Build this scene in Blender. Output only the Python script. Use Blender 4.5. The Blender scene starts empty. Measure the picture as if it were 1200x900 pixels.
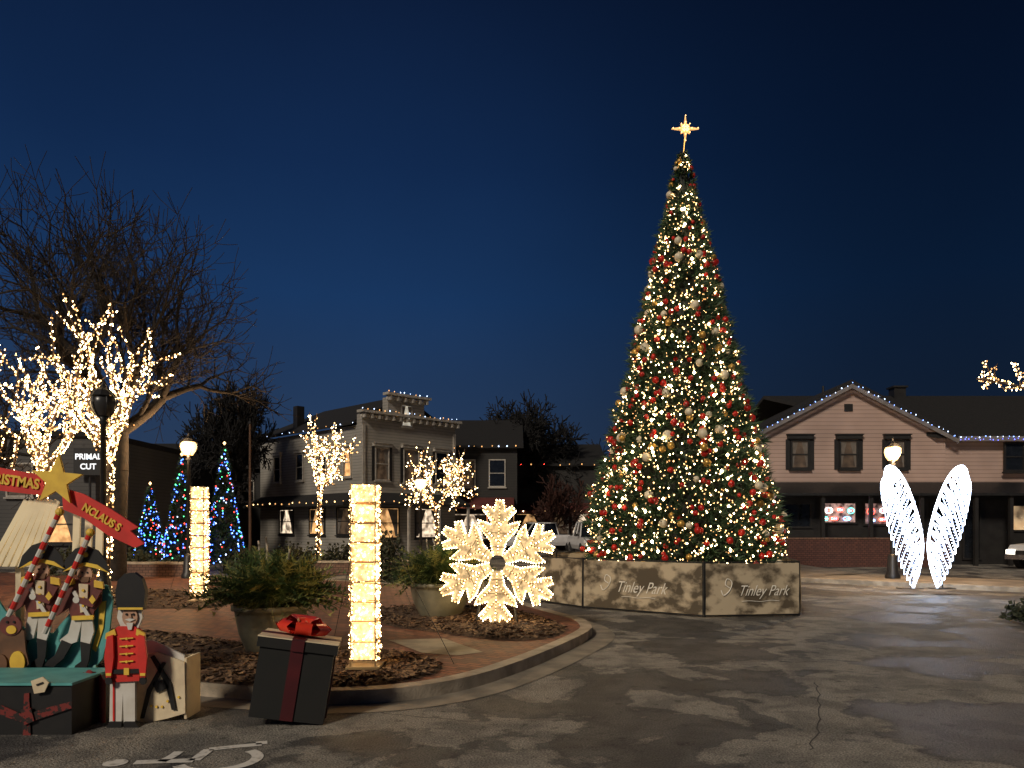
import bpy, math, random
from mathutils import Vector, Matrix
random.seed(7)
R=random.random; U=random.uniform; PI=math.pi
S=bpy.context.scene; C=bpy.data.collections.new('scene'); S.collection.children.link(C)
F=900.0; HZ=617; CAM=Vector((0,0,1.6))
def ray(px,py): return Vector(((px-600)/F,1,(HZ-py)/F))
def W(px,py,Y): r=ray(px,py); return CAM+r*(Y/r.y)
def G(px,py,z=0.0): r=ray(px,py); return CAM+r*((z-1.6)/r.z)
def V(*a): return Vector(a)
# ---------- materials
def mat(name,c,c2=None,sc=4,rough=.7,metal=0,em=None,es=0,bump=0,bsc=None,detail=5,lo=.4,hi=.6,kind='noise',rough2=None,stretch=None):
    m=bpy.data.materials.new(name); m.use_nodes=True; n=m.node_tree.nodes; l=m.node_tree.links
    b=n['Principled BSDF']; b.inputs['Base Color'].default_value=(*c,1); b.inputs['Roughness'].default_value=rough
    b.inputs['Metallic'].default_value=metal
    tc=n.new('ShaderNodeTexCoord'); vec=tc.outputs['Object']
    if stretch:
        mp=n.new('ShaderNodeMapping'); mp.inputs['Scale'].default_value=stretch; l.new(vec,mp.inputs[0]); vec=mp.outputs[0]
    if c2 is None: c2=tuple(x*.75 for x in c)
    if kind=='noise':
        t=n.new('ShaderNodeTexNoise'); t.inputs['Scale'].default_value=sc; t.inputs['Detail'].default_value=detail
        l.new(vec,t.inputs['Vector']); r=n.new('ShaderNodeValToRGB'); l.new(t.outputs['Fac'],r.inputs[0])
        r.color_ramp.elements[0].position=lo; r.color_ramp.elements[1].position=hi
        r.color_ramp.elements[0].color=(*c,1); r.color_ramp.elements[1].color=(*c2,1)
        l.new(r.outputs[0],b.inputs['Base Color']); h=t.outputs['Fac']
    elif kind in('brickwall','brickfloor'):
        t=n.new('ShaderNodeTexBrick'); mp=n.new('ShaderNodeMapping'); l.new(vec,mp.inputs[0])
        mp.inputs['Rotation'].default_value=(PI/2,0,0) if kind=='brickwall' else (0,0,.6)
        l.new(mp.outputs[0],t.inputs['Vector']); t.inputs['Scale'].default_value=sc
        t.inputs['Color1'].default_value=(*c,1); t.inputs['Color2'].default_value=(*c2,1)
        t.inputs['Mortar'].default_value=tuple(x*.3 for x in c)+(1,); t.inputs['Mortar Size'].default_value=.03
        l.new(t.outputs['Color'],b.inputs['Base Color']); h=t.outputs['Fac']
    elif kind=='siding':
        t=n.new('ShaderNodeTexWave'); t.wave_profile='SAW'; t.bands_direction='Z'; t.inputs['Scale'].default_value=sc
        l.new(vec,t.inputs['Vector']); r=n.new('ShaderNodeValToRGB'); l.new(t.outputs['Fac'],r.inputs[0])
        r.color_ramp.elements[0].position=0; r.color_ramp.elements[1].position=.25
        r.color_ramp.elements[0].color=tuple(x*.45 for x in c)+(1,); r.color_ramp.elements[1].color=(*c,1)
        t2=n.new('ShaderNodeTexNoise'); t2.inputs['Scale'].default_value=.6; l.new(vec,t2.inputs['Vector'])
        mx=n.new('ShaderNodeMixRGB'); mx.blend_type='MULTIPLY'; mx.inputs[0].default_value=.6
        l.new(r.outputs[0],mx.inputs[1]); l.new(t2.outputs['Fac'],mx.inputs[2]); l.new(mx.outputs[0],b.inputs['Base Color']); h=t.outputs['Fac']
    if rough2 is not None and kind=='noise':
        mr=n.new('ShaderNodeMapRange'); l.new(t.outputs['Fac'],mr.inputs[0]); mr.inputs[1].default_value=lo; mr.inputs[2].default_value=hi
        mr.inputs[3].default_value=rough; mr.inputs[4].default_value=rough2; l.new(mr.outputs[0],b.inputs['Roughness'])
    if bump:
        if bsc:
            t3=n.new('ShaderNodeTexNoise'); t3.inputs['Scale'].default_value=bsc; t3.inputs['Detail'].default_value=6; l.new(vec,t3.inputs['Vector']); h=t3.outputs['Fac']
        bp=n.new('ShaderNodeBump'); bp.inputs['Strength'].default_value=bump; bp.inputs['Distance'].default_value=.03
        l.new(h,bp.inputs['Height']); l.new(bp.outputs[0],b.inputs['Normal'])
    if em: b.inputs['Emission Color'].default_value=(*em,1); b.inputs['Emission Strength'].default_value=es
    return m
def asphalt(name):
    m=bpy.data.materials.new(name); m.use_nodes=True; n=m.node_tree.nodes; l=m.node_tree.links; b=n['Principled BSDF']
    tc=n.new('ShaderNodeTexCoord'); vec=tc.outputs['Object']
    def noise(sc,d=6,dist=0):
        t=n.new('ShaderNodeTexNoise'); t.inputs['Scale'].default_value=sc; t.inputs['Detail'].default_value=d; t.inputs['Roughness'].default_value=.58; t.inputs['Distortion'].default_value=dist; l.new(vec,t.inputs['Vector']); return t.outputs['Fac']
    def ramp(f,a,b_,c0,c1):
        r=n.new('ShaderNodeValToRGB'); l.new(f,r.inputs[0]); r.color_ramp.elements[0].position=a; r.color_ramp.elements[1].position=b_
        r.color_ramp.elements[0].color=(*c0,1); r.color_ramp.elements[1].color=(*c1,1); return r.outputs[0]
    big=noise(.62,11,.3); base=ramp(big,.49,.512,(.085,.082,.078),(.25,.232,.20))
    def mix(a,b_,f=None,mode='MULTIPLY',fac=1):
        x=n.new('ShaderNodeMixRGB'); x.blend_type=mode; x.inputs[0].default_value=fac
        l.new(a,x.inputs[1]); l.new(b_,x.inputs[2]); 
        if f: l.new(f,x.inputs[0])
        return x.outputs[0]
    c=mix(base,ramp(noise(1.9,9,.3),.42,.56,(.70,.70,.70),(1.2,1.19,1.15)))
    c=mix(c,ramp(noise(70,3),.35,.65,(.40,.40,.40),(1.6,1.6,1.6)))
    c=mix(c,ramp(noise(7,6),.58,.68,(1,1,1),(.45,.45,.45)))
    l.new(c,b.inputs['Base Color'])
    mr=n.new('ShaderNodeMapRange'); l.new(big,mr.inputs[0]); mr.inputs[1].default_value=.47; mr.inputs[2].default_value=.52; mr.inputs[3].default_value=.6; mr.inputs[4].default_value=.9; l.new(mr.outputs[0],b.inputs['Roughness'])
    bp=n.new('ShaderNodeBump'); bp.inputs['Strength'].default_value=.9; bp.inputs['Distance'].default_value=.03; l.new(noise(50,6),bp.inputs['Height']); l.new(bp.outputs[0],b.inputs['Normal'])
    return m
def glow(name,c,s,lo=1,sc=30,bc=None):
    m=bpy.data.materials.new(name); m.use_nodes=True; n=m.node_tree.nodes; l=m.node_tree.links
    b=n['Principled BSDF']; b.inputs['Base Color'].default_value=(*(bc or c),1)
    b.inputs['Emission Color'].default_value=(*c,1); b.inputs['Emission Strength'].default_value=s
    if lo<1:
        tc=n.new('ShaderNodeTexCoord'); t=n.new('ShaderNodeTexNoise'); t.inputs['Scale'].default_value=sc; l.new(tc.outputs['Object'],t.inputs['Vector'])
        mr=n.new('ShaderNodeMapRange'); mr.inputs[1].default_value=.38; mr.inputs[2].default_value=.62; mr.inputs[3].default_value=s*lo; mr.inputs[4].default_value=s
        l.new(t.outputs['Fac'],mr.inputs[0]); l.new(mr.outputs[0],b.inputs['Emission Strength'])
    return m
# ---------- mesh builder
class MB:
    def __init__(s,m=None): s.v=[];s.f=[];s.k=[];s.m=m or Matrix()
    def add(s,vs,fs,k=0):
        o=len(s.v); s.v+=[s.m@Vector(p) for p in vs]; s.f+=[tuple(i+o for i in f) for f in fs]; s.k+=[k]*len(fs); return s
    def box(s,c,sz,k=0,rot=None):
        hx,hy,hz=[q/2 for q in sz]; r=rot or Matrix.Identity(3)
        vs=[Vector(c)+r@Vector((x,y,z)) for x in(-hx,hx) for y in(-hy,hy) for z in(-hz,hz)]
        return s.add(vs,[(0,1,3,2),(4,6,7,5),(0,4,5,1),(2,3,7,6),(0,2,6,4),(1,5,7,3)],k)
    def tube(s,a,b,r0,r1=None,n=6,k=0,cap=True):
        a=Vector(a);b=Vector(b); r1=r0 if r1 is None else r1; d=b-a
        if d.length<1e-6: return s
        d.normalize(); u=d.orthogonal().normalized(); w=d.cross(u); vs=[]
        for p,r in((a,r0),(b,r1)):
            for i in range(n): t=2*PI*i/n; vs.append(p+(u*math.cos(t)+w*math.sin(t))*r)
        fs=[(i,(i+1)%n,n+(i+1)%n,n+i) for i in range(n)]
        if cap: fs+=[tuple(range(n))[::-1],tuple(range(n,2*n))]
        return s.add(vs,fs,k)
    def path(s,pts,r,n=6,k=0):
        for a,b in zip(pts,pts[1:]): s.tube(a,b,r,r,n,k)
        return s
    def plate(s,pts,ext,k=0):
        n=len(pts); e=Vector(ext); vs=[Vector(p) for p in pts]; vs+=[p+e for p in vs]
        return s.add(vs,[tuple(range(n)),tuple(range(n,2*n))[::-1]]+[(i,n+i,n+(i+1)%n,(i+1)%n) for i in range(n)],k)
    def poly(s,pts,k=0): return s.add(pts,[tuple(range(len(pts)))],k)
    def lathe(s,prof,c,n=20,k=0):
        c=Vector(c); vs=[]
        for r,z in prof:
            for i in range(n): t=2*PI*i/n; vs.append(c+Vector((r*math.cos(t),r*math.sin(t),z)))
        fs=[]
        for j in range(len(prof)-1):
            for i in range(n): fs.append((j*n+i,j*n+(i+1)%n,(j+1)*n+(i+1)%n,(j+1)*n+i))
        return s.add(vs,fs,k)
    def octa(s,p,r,k=0):
        p=Vector(p); vs=[p+Vector(q)*r for q in((1,0,0),(-1,0,0),(0,1,0),(0,-1,0),(0,0,1.2),(0,0,-1.2))]
        return s.add(vs,[(0,2,4),(2,1,4),(1,3,4),(3,0,4),(2,0,5),(1,2,5),(3,1,5),(0,3,5)],k)
    def ball(s,p,r,n=12,m=8,k=0,sq=1):
        return s.lathe([(max(1e-4,r*math.sin(PI*j/m)),-r*sq*math.cos(PI*j/m)) for j in range(m+1)],p,n,k)
    def build(s,name,mats,parent=None,smooth=False):
        me=bpy.data.meshes.new(name); vs=s.v
        if parent is not None:
            inv=wm(parent).inverted(); vs=[inv@p for p in vs]
        me.from_pydata([tuple(p) for p in vs],[],s.f)
        for m in(mats if isinstance(mats,(list,tuple)) else [mats]): me.materials.append(m)
        me.polygons.foreach_set('material_index',s.k)
        if smooth: me.polygons.foreach_set('use_smooth',[True]*len(s.f))
        me.update(); o=bpy.data.objects.new(name,me); C.objects.link(o)
        if parent is not None: o.parent=parent
        return o
def wm(o):
    m=Matrix.LocRotScale(o.location,o.rotation_euler,o.scale)
    return wm(o.parent)@m if o.parent else m
def thing(name,label,cat,loc=(0,0,0),rz=0,group=None):
    o=bpy.data.objects.new(name,None); C.objects.link(o); o.empty_display_size=.2
    o.location=loc; o.rotation_euler=(0,0,rz); o['label']=label; o['category']=cat
    if group: o['group']=group
    return o
def tag(o,label,cat,group=None,kind=None):
    o['label']=label;o['category']=cat
    if group:o['group']=group
    if kind:o['kind']=kind
    return o
def struct(o,label,cat,kind='structure'): return tag(o,label,cat,None,kind)
def text(s,size,m,parent,M4,name='lettering',shear=0,extr=.003,sx=1,bold=0):
    cu=bpy.data.curves.new('t','FONT'); cu.body=s; cu.size=size; cu.extrude=extr; cu.align_x='CENTER'; cu.align_y='CENTER'; cu.shear=shear; cu.offset=bold
    o=bpy.data.objects.new('t',cu); C.objects.link(o); dg=bpy.context.evaluated_depsgraph_get()
    me=bpy.data.meshes.new_from_object(o.evaluated_get(dg)); bpy.data.objects.remove(o)
    me.materials.clear(); me.materials.append(m); me.transform(Matrix.Diagonal((sx,1,1,1)))
    M=M4@Matrix.Rotation(PI/2,4,'X')
    if parent is not None: M=wm(parent).inverted()@M
    me.transform(M); q=bpy.data.objects.new(name,me); C.objects.link(q)
    if parent is not None: q.parent=parent
    return q
# ---------- palette
m_asph=asphalt('asphalt')
m_ground=mat('earth',(.02,.022,.018),sc=2)
m_conc=mat('concrete',(.44,.37,.28),(.26,.22,.165),sc=3,rough=.8,bump=.3,bsc=40)
m_gut=mat('gutter concrete',(.30,.26,.20),(.17,.15,.12),sc=2.2,rough=.75,bump=.3,bsc=30)
m_brickf=mat('brick paving',(.27,.10,.05),(.11,.05,.032),sc=2.6,kind='brickfloor',rough=.7,bump=.4)
m_paver=mat('pale paver',(.34,.29,.2),(.25,.21,.15),sc=5,rough=.7)
m_mulch=mat('mulch',(.12,.065,.034),(.032,.02,.012),sc=26,rough=.9,bump=1,lo=.35,hi=.65)
m_chip=mat('bark chips',(.25,.155,.08),(.11,.06,.033),sc=6,rough=.85)
m_brick=mat('red brick',(.12,.05,.038),(.08,.035,.03),sc=3,kind='brickwall',rough=.85)
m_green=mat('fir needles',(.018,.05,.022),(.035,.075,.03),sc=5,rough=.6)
m_core=mat('near-black shade green',(.004,.009,.005),sc=5)  # shade between boughs painted in as near-black; far woods use it too
m_bark=mat('bark',(.030,.022,.017),(.014,.011,.009),sc=9,rough=.9,bump=.6)
m_bark2=mat('far bark',(.006,.006,.006),(.009,.008,.008),sc=9,rough=.9)
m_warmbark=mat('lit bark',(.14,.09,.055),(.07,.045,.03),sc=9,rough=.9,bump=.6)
m_black=mat('black iron',(.012,.012,.013),(.02,.02,.02),sc=8,rough=.45)
m_b1=glow('warm bulb bright',(1,.75,.40),22); m_b2=glow('warm bulb',(1,.60,.24),4.5); m_b3=glow('warm bulb dim',(1,.50,.17),1.6)
m_cool=glow('cool white bulb',(.78,.87,1),12); m_cool2=glow('cool bulb dim',(.55,.70,1),4.5); m_blue=glow('blue bulb',(.06,.16,1),9); m_redb=glow('red bulb',(1,.06,.04),6); m_grb=glow('green bulb',(.1,.9,.3),5)
m_red=mat('red bauble',(.60,.028,.016),(.42,.015,.012),rough=.22); m_silver=mat('pearl bauble',(.82,.72,.52),rough=.25); m_gold=mat('gold bauble',(.75,.44,.1),rough=.3,metal=.5)
m_star=glow('gold star',(1,.55,.2),1.1,.5,14)
m_white=mat('white paint',(.7,.68,.62),(.6,.57,.5),sc=6,rough=.5); m_wcar=mat('white car paint',(.62,.62,.62),(.56,.56,.56),rough=.25)
m_glass=mat('dark glass',(.012,.015,.02),rough=.08); m_rub=mat('rubber',(.012,.012,.012),rough=.85); m_chrome=mat('bright metal',(.55,.55,.55),rough=.25,metal=.9)
m_roof=mat('dark shingles',(.008,.008,.008),(.014,.013,.013),sc=12,rough=.9,bump=.5)
m_dark=mat('dark painted timber',(.016,.015,.014),(.010,.009,.009),sc=3,rough=.6)
m_trim=mat('cream trim',(.42,.39,.34),rough=.6)
m_head=glow('headlight',(1,.93,.8),4); m_tail=glow('tail light',(1,.05,.03),1.5)
BUL=[m_b1,m_b2,m_b3]
# ---------- world
w=bpy.data.worlds.new('World'); S.world=w; w.use_nodes=True; n=w.node_tree.nodes; l=w.node_tree.links
bg=n['Background']; tc=n.new('ShaderNodeTexCoord'); sp=n.new('ShaderNodeSeparateXYZ'); l.new(tc.outputs['Generated'],sp.inputs[0])
cr=n.new('ShaderNodeValToRGB'); l.new(sp.outputs['Z'],cr.inputs[0]); e=cr.color_ramp.elements
e[0].position=0; e[0].color=(.026,.038,.068,1); e[1].position=.12; e[1].color=(.0155,.034,.078,1)
for p,c in((.28,(.0072,.0275,.084)),(.42,(.0042,.0160,.054)),(.6,(.0025,.0074,.026)),(1,(.0012,.003,.012))):
    q=e.new(p); q.color=(*c,1)
mr=n.new('ShaderNodeMapRange'); l.new(sp.outputs['X'],mr.inputs[0]); mr.inputs[1].default_value=-.22; mr.inputs[2].default_value=.5; mr.inputs[3].default_value=1.3; mr.inputs[4].default_value=.38; mr.interpolation_type='SMOOTHSTEP'
ns=n.new('ShaderNodeTexNoise'); ns.inputs['Scale'].default_value=1.8; ns.inputs['Detail'].default_value=5; l.new(tc.outputs['Generated'],ns.inputs['Vector'])
m2=n.new('ShaderNodeMapRange'); l.new(ns.outputs['Fac'],m2.inputs[0]); m2.inputs[3].default_value=.7; m2.inputs[4].default_value=1.3
mu=n.new('ShaderNodeMath'); mu.operation='MULTIPLY'; l.new(mr.outputs[0],mu.inputs[0]); l.new(m2.outputs[0],mu.inputs[1])
vm=n.new('ShaderNodeVectorMath'); vm.operation='SCALE'; l.new(cr.outputs[0],vm.inputs[0]); l.new(mu.outputs[0],vm.inputs['Scale'])
l.new(vm.outputs[0],bg.inputs['Color']); bg.inputs['Strength'].default_value=1
su=bpy.data.lights.new('street_fill','SUN'); su.energy=2.0; su.angle=math.radians(9); su.color=(1,.87,.71); so=bpy.data.objects.new('street_fill',su); C.objects.link(so)  # warm night fill added for the unseen street lamps behind the camera
so.rotation_euler=(math.radians(58),0,math.radians(-28))
# ---------- camera
cd=bpy.data.cameras.new('cam'); cd.lens=27; cd.sensor_width=36; cd.clip_end=3000; cd.shift_y=(HZ-450)/1200; co=bpy.data.objects.new('cam',cd); C.objects.link(co)
co.location=CAM; co.rotation_euler=(PI/2,0,0); S.camera=co
S.view_settings.view_transform='Standard'; S.view_settings.look='None'; S.view_settings.exposure=0
# ---------- ground
struct(MB().poly([(-900,-300,-.004),(900,-300,-.004),(900,1500,-.004),(-900,1500,-.004)]).build('ground',m_ground),'dark open ground running to the horizon','ground')
struct(MB().poly([(-60,-12,0),(60,-12,0),(60,85,0),(-60,85,0)]).build('road',m_asph),'patchy worn asphalt street in front of the plaza','road')
def spline(pts,k=6):
    out=[]; n=len(pts)
    for i in range(n-1):
        p0=pts[max(i-1,0)];p1=pts[i];p2=pts[i+1];p3=pts[min(i+2,n-1)]
        for j in range(k):
            t=j/k; out.append(.5*((2*p1)+(p2-p0)*t+(2*p0-5*p1+4*p2-p3)*t*t+(3*p1-p0-3*p2+p3)*t**3))
    out.append(pts[-1]); return out
def strip(mb,line,o0,o1,z0,z1,k=0):
    L=[]
    for i,p in enumerate(line):
        d=(line[min(i+1,len(line)-1)]-line[max(i-1,0)]); d.z=0; d.normalize(); nrm=Vector((-d.y,d.x,0))
        L.append((p+nrm*o0,p+nrm*o1))
    for (a,b),(c,d) in zip(L,L[1:]):
        q=[Vector((t.x,t.y,z1)) for t in(a,b,d,c)]
        mb.poly(q,k)
        if z1>z0+.01:
            mb.poly([Vector((a.x,a.y,z0)),q[0],q[3],Vector((c.x,c.y,z0))],k); mb.poly([q[1],Vector((b.x,b.y,z0)),Vector((d.x,d.y,z0)),q[2]],k)
kp=[(-500,760),(-200,778),(0,795),(218,815),(330,823),(400,826),(480,821),(550,808),(610,788),(660,766),(688,751),(693,743),(682,734),(655,726),(622,716),(590,704),(540,695),(440,688),(300,681),(0,675),(-500,668)]
line=spline([G(*p) for p in kp])
for q in line: q.z=0
mb=MB(); strip(mb,line,0,.17,0,.13); struct(mb.build('kerb',m_conc),'pale concrete kerb curving around the plaza island','kerb')
mb=MB(); strip(mb,line,-.34,0,0,.006); struct(mb.build('gutter',m_gut),'concrete gutter strip outside the plaza kerb','gutter')
inner=[]
for i,p in enumerate(line):
    d=(line[min(i+1,len(line)-1)]-line[max(i-1,0)]); d.z=0; d.normalize(); inner.append(p+Vector((-d.y,d.x,0))*.165+Vector((0,0,.122)))
struct(MB().poly(inner).build('paving',m_brickf),'red brick paving of the plaza island','paving')
def bed(px,label,n):
    pts=spline([G(a,b,.13) for a,b in px]+[G(*px[0],.13)],4)[:-1]; c=sum(pts,Vector())/len(pts)
    mb=MB(); N=len(pts); rings=[(1,.126),(.93,.16),(.6,.19),(.2,.2)]; vs=[]
    for s_,z in rings: vs+=[Vector((c.x+(p.x-c.x)*s_,c.y+(p.y-c.y)*s_,z+U(-.006,.006)*(s_<1))) for p in pts]
    fs=[(j*N+i,j*N+(i+1)%N,(j+1)*N+(i+1)%N,(j+1)*N+i) for j in range(3) for i in range(N)]+[tuple(3*N+i for i in range(N))]
    mb.add(vs,fs); struct(mb.build('mulch_bed',m_mulch,smooth=True),label,'mulch bed')
    mb=MB()
    for _ in range(n):
        i=int(R()*N); a,b=pts[i],pts[(i+1)%N]; p=a.lerp(b,R()); s_=math.sqrt(R())*.99
        z=.135+(.06*(1-s_) if s_<.93 else 0)+.025; q=Vector((c.x+(p.x-c.x)*s_,c.y+(p.y-c.y)*s_,z+U(-.005,.015)))
        t=U(0,PI); L=U(.02,.06); wd=U(.006,.016); dx=Vector((math.cos(t)*L,math.sin(t)*L,U(-.015,.015))); dy=Vector((-math.sin(t)*wd,math.cos(t)*wd,U(-.01,.01)))
        mb.poly([q-dx-dy,q+dx-dy,q+dx+dy,q-dx+dy],0 if R()<.5 else 1)
    struct(mb.build('bark_mulch',[m_chip,m_mulch]),'loose bark chips over the '+label.split(' ',1)[1],'mulch','stuff')
bed([(90,738),(180,742),(300,758),(400,762),(480,768),(518,780),(500,792),(440,803),(330,806),(230,799),(100,785)],'front mulch bed along the kerb under the large planter',6000)
bed([(440,713),(520,709),(600,716),(650,731),(662,740),(640,748),(590,750),(520,742),(450,731)],'rounded mulch bed under the glowing snowflake',3500)
bed([(40,690),(200,692),(250,700),(262,710),(200,713),(60,708)],'back mulch bed at the foot of the far light column',1200)
struct(MB().poly([G(455,750,.128),G(520,748,.128),G(566,764,.128),G(535,768,.128),G(495,765,.128)]).build('paving_inlay',m_paver),'pale stone inlay in the brick paving','paving')
rk=spline([Vector(p) for p in((8.6,48,0),(8.2,30,0),(7.8,24.5,0),(8.0,22.6,0),(9.3,21.2,0),(12.3,18.7,0),(16,16,0),(26,10,0))])
mb=MB(); strip(mb,rk,0,.17,0,.13); struct(mb.build('kerb',m_conc),'pale kerb in front of the lighted wings','kerb')
mb=MB(); strip(mb,rk,.17,3.0,.0,.126); struct(mb.build('pavement',mat('walk concrete',(.26,.23,.19),(.16,.14,.115),sc=1.5,rough=.7,bump=.2,bsc=30)),'concrete pavement across from the tall fir','pavement')
mwp=mat('road paint',(.74,.71,.64),(.32,.30,.26),sc=14,rough=.7,lo=.52,hi=.68)
mb=MB()
def lay(pts,wd,z=.005):
    strip(mb,spline([Vector((a.x,a.y,0)) for a in pts],4),-wd,wd,z,z)
o0=G(222,884); M0=lambda x,y:Vector((o0.x+(.5-y)*.96,o0.y+(x-.12)*.9,0))
lay([M0(-.1,.80),M0(-.07,.6),M0(-.05,.40)],.045); lay([M0(-.05,.40),M0(.1,.40),M0(.24,.40)],.04); lay([M0(.24,.40),M0(.33,.2),M0(.38,.05)],.04); lay([M0(.38,.05),M0(.47,.08)],.04); lay([M0(-.08,.62),M0(.06,.60),M0(.18,.60)],.035)
lay([M0(-.02+.27*math.cos(math.radians(a)),.24+.27*math.sin(math.radians(a))) for a in range(125,345,20)],.04)
hc=M0(-.11,.93); mb.poly([hc+Vector((.08*math.cos(i*PI/8),.08*math.sin(i*PI/8),.005)) for i in range(16)])
struct(mb.build('road_marking',mwp),'white wheelchair symbol painted on the asphalt','road marking')
mb=MB()
def crack(px):
    pts=spline([G(*p) for p in px],10)
    for q in pts: q.x+=U(-.02,.02); q.y+=U(-.02,.02); q.z=0
    strip(mb,pts,-.005,.006,.004,.004)
crack([(395,826),(470,838),(560,846)]); crack([(955,800),(962,835),(950,880)]); crack([(700,745),(790,752),(850,748)])
struct(mb.build('road_crack',mat('tar seam',(.04,.038,.035),rough=.7)),'fine short cracks in the asphalt','road crack')
# ---------- trees
def skel(seed,lev,nb=3,ang=.55,trunk=.28,up=.25,steps=3,side=.4,rk=(.55,.75),lr=(.62,.9),tl=1.0,zj=.0):
    rr=random.Random(seed); segs=[]
    def grow(p,d,L,r,k):
        st=steps if k else max(steps,4); LL=L*tl if k==0 else L
        for i in range(st):
            j=.16 if k else .06
            d=(d+Vector((rr.uniform(-1,1),rr.uniform(-1,1),rr.uniform(-1,1)+zj))*j+Vector((0,0,up*.12))).normalized()
            q=p+d*(LL/st); r2=r*(1-.3/st); segs.append((p,q,r,r2,k)); p=q; r=r2
            if k>0 and k<lev and rr.random()<side: kid(p,d,L*.6,r*.5,k+1,ang*1.3)
        if k<lev:
            n=nb if rr.random()<.5 else nb-1
            if k==0:n=nb+2
            for j in range(max(2,n)): kid(p,d,L*rr.uniform(*lr) if k else L*rr.uniform(.8,1.1),r*rr.uniform(*rk),k+1,ang,j/n)
    def kid(p,d,L,r,k,a,f=None):
        u=d.orthogonal().normalized(); v=d.cross(u); t=rr.uniform(0,2*PI) if f is None else f*2*PI+rr.uniform(-.6,.6); a=a*rr.uniform(.6,1.3)
        grow(p,(d*math.cos(a)+(u*math.cos(t)+v*math.sin(t))*math.sin(a)).normalized(),L,r,k)
    grow(Vector((0,0,0)),Vector((0,0,1)),trunk,.035,0); return segs
def fit(segs,H,rad,base,rtr):
    mz=max(s[1].z for s in segs); xs=sorted(math.hypot(s[1].x,s[1].y) for s in segs); mx=xs[int(len(xs)*.985)]
    f=lambda p:Vector((p.x*rad/mx,p.y*rad/mx,p.z*H/mz))+Vector(base); rs=rtr/segs[0][2]
    return [(f(a),f(b),r0*rs,r1*rs,k) for a,b,r0,r1,k in segs]
def bare(name,label,seed,lev,base,H,rad,rtr,bulbs=None,mt=None,rmin=.004,bsz=.02,group=None,br=.02,mix=(0,1,1,2),**kw):
    t=thing(name,label,'tree',base,0,group); sg=fit(skel(seed,lev,**kw),H,rad,base,rtr); a=MB();b=MB()
    for p,q,r0,r1,k in sg:
        (a if k<=0 else b).tube(p,q,max(rmin,r0),max(rmin,r1),7 if k<2 else(5 if k<4 else 3),cap=False)
    mt=mt or m_bark; a.build('trunk',mt,t,True); b.build('crown',mt,t,True)
    if bulbs:
        g=MB()
        for p,q,r0,r1,k in sg:
            L=(q-p).length; nn=int(L*bulbs[min(k,len(bulbs)-1)]+R())
            for _ in range(nn):
                o=Vector((U(-1,1),U(-1,1),U(-1,1))).normalized()*(max(r0,rmin)+br*R()+.008)
                g.octa(p.lerp(q,R())+o,bsz*U(.6,1.25),random.choice(mix))
        o=g.build('string_lights',BUL,t); o['kind']='stuff'
    return t
gb=lambda px,Y:Vector((W(px,617,Y).x,Y,0))
bare('bare_tree','tallest bare spreading tree rising above the glowing trees at left',37,6,gb(135,21),11.4,4.3,.32,nb=3,trunk=.20,ang=.62,rmin=.009,side=.5,rk=(.66,.84),up=.35,lr=(.7,.92),tl=2.3)
bare('bare_tree','bare leafless tree half cut off by the left edge',14,5,gb(-20,24),7.6,3.6,.2,nb=3,ang=.65,rmin=.01,rk=(.62,.8),tl=1.6)
bare('dense_bare_tree','dark dense bare tree left of the sided building',5,6,gb(268,44),10.6,3.2,.3,nb=3,ang=.6,rmin=.03,trunk=.2,side=.6,mt=m_bark2,tl=1.5,up=.2)
bare('dense_bare_tree','dark rounded bare tree over the roofs left of the tall fir',9,6,gb(612,56),11.4,4.4,.35,nb=3,ang=.7,rmin=.035,trunk=.16,side=.6,mt=m_bark2,tl=1.8,up=.1)
bare('dense_bare_tree','faint dark bare tree far behind the roofs beside the tall fir',19,5,gb(690,62),8.6,3.4,.3,nb=3,ang=.6,rmin=.035,trunk=.16,side=.6,mt=m_bark2,tl=1.6)
m_rust=mat('russet twigs',(.06,.018,.01),(.03,.01,.006),sc=5)
bare('russet_tree','small russet twiggy tree beside the parked white pickup',11,5,gb(648,50),5.0,2.2,.12,mt=m_rust,nb=3,rmin=.03,trunk=.15,side=.6)
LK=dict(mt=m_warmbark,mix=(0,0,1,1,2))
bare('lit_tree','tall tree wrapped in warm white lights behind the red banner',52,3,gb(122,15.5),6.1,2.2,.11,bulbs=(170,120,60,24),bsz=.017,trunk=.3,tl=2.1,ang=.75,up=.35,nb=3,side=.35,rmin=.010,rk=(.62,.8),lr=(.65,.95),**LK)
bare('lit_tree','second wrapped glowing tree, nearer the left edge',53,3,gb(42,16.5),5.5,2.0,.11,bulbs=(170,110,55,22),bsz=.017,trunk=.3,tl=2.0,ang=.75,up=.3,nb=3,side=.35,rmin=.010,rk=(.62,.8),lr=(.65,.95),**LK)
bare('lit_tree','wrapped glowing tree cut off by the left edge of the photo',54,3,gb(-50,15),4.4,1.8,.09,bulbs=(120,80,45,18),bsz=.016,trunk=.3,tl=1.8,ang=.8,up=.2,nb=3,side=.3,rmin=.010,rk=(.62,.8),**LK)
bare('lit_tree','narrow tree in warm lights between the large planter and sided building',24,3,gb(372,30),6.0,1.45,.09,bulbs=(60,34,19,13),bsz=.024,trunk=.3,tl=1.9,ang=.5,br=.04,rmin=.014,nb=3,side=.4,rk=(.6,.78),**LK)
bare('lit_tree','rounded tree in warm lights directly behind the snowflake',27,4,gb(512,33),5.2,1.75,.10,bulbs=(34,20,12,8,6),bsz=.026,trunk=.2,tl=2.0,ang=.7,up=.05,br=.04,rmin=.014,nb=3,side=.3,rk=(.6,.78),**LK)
base=gb(1300,12.5); t=thing('lit_tree','wrapped glowing branch reaching in at the right edge','tree',base)
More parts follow.
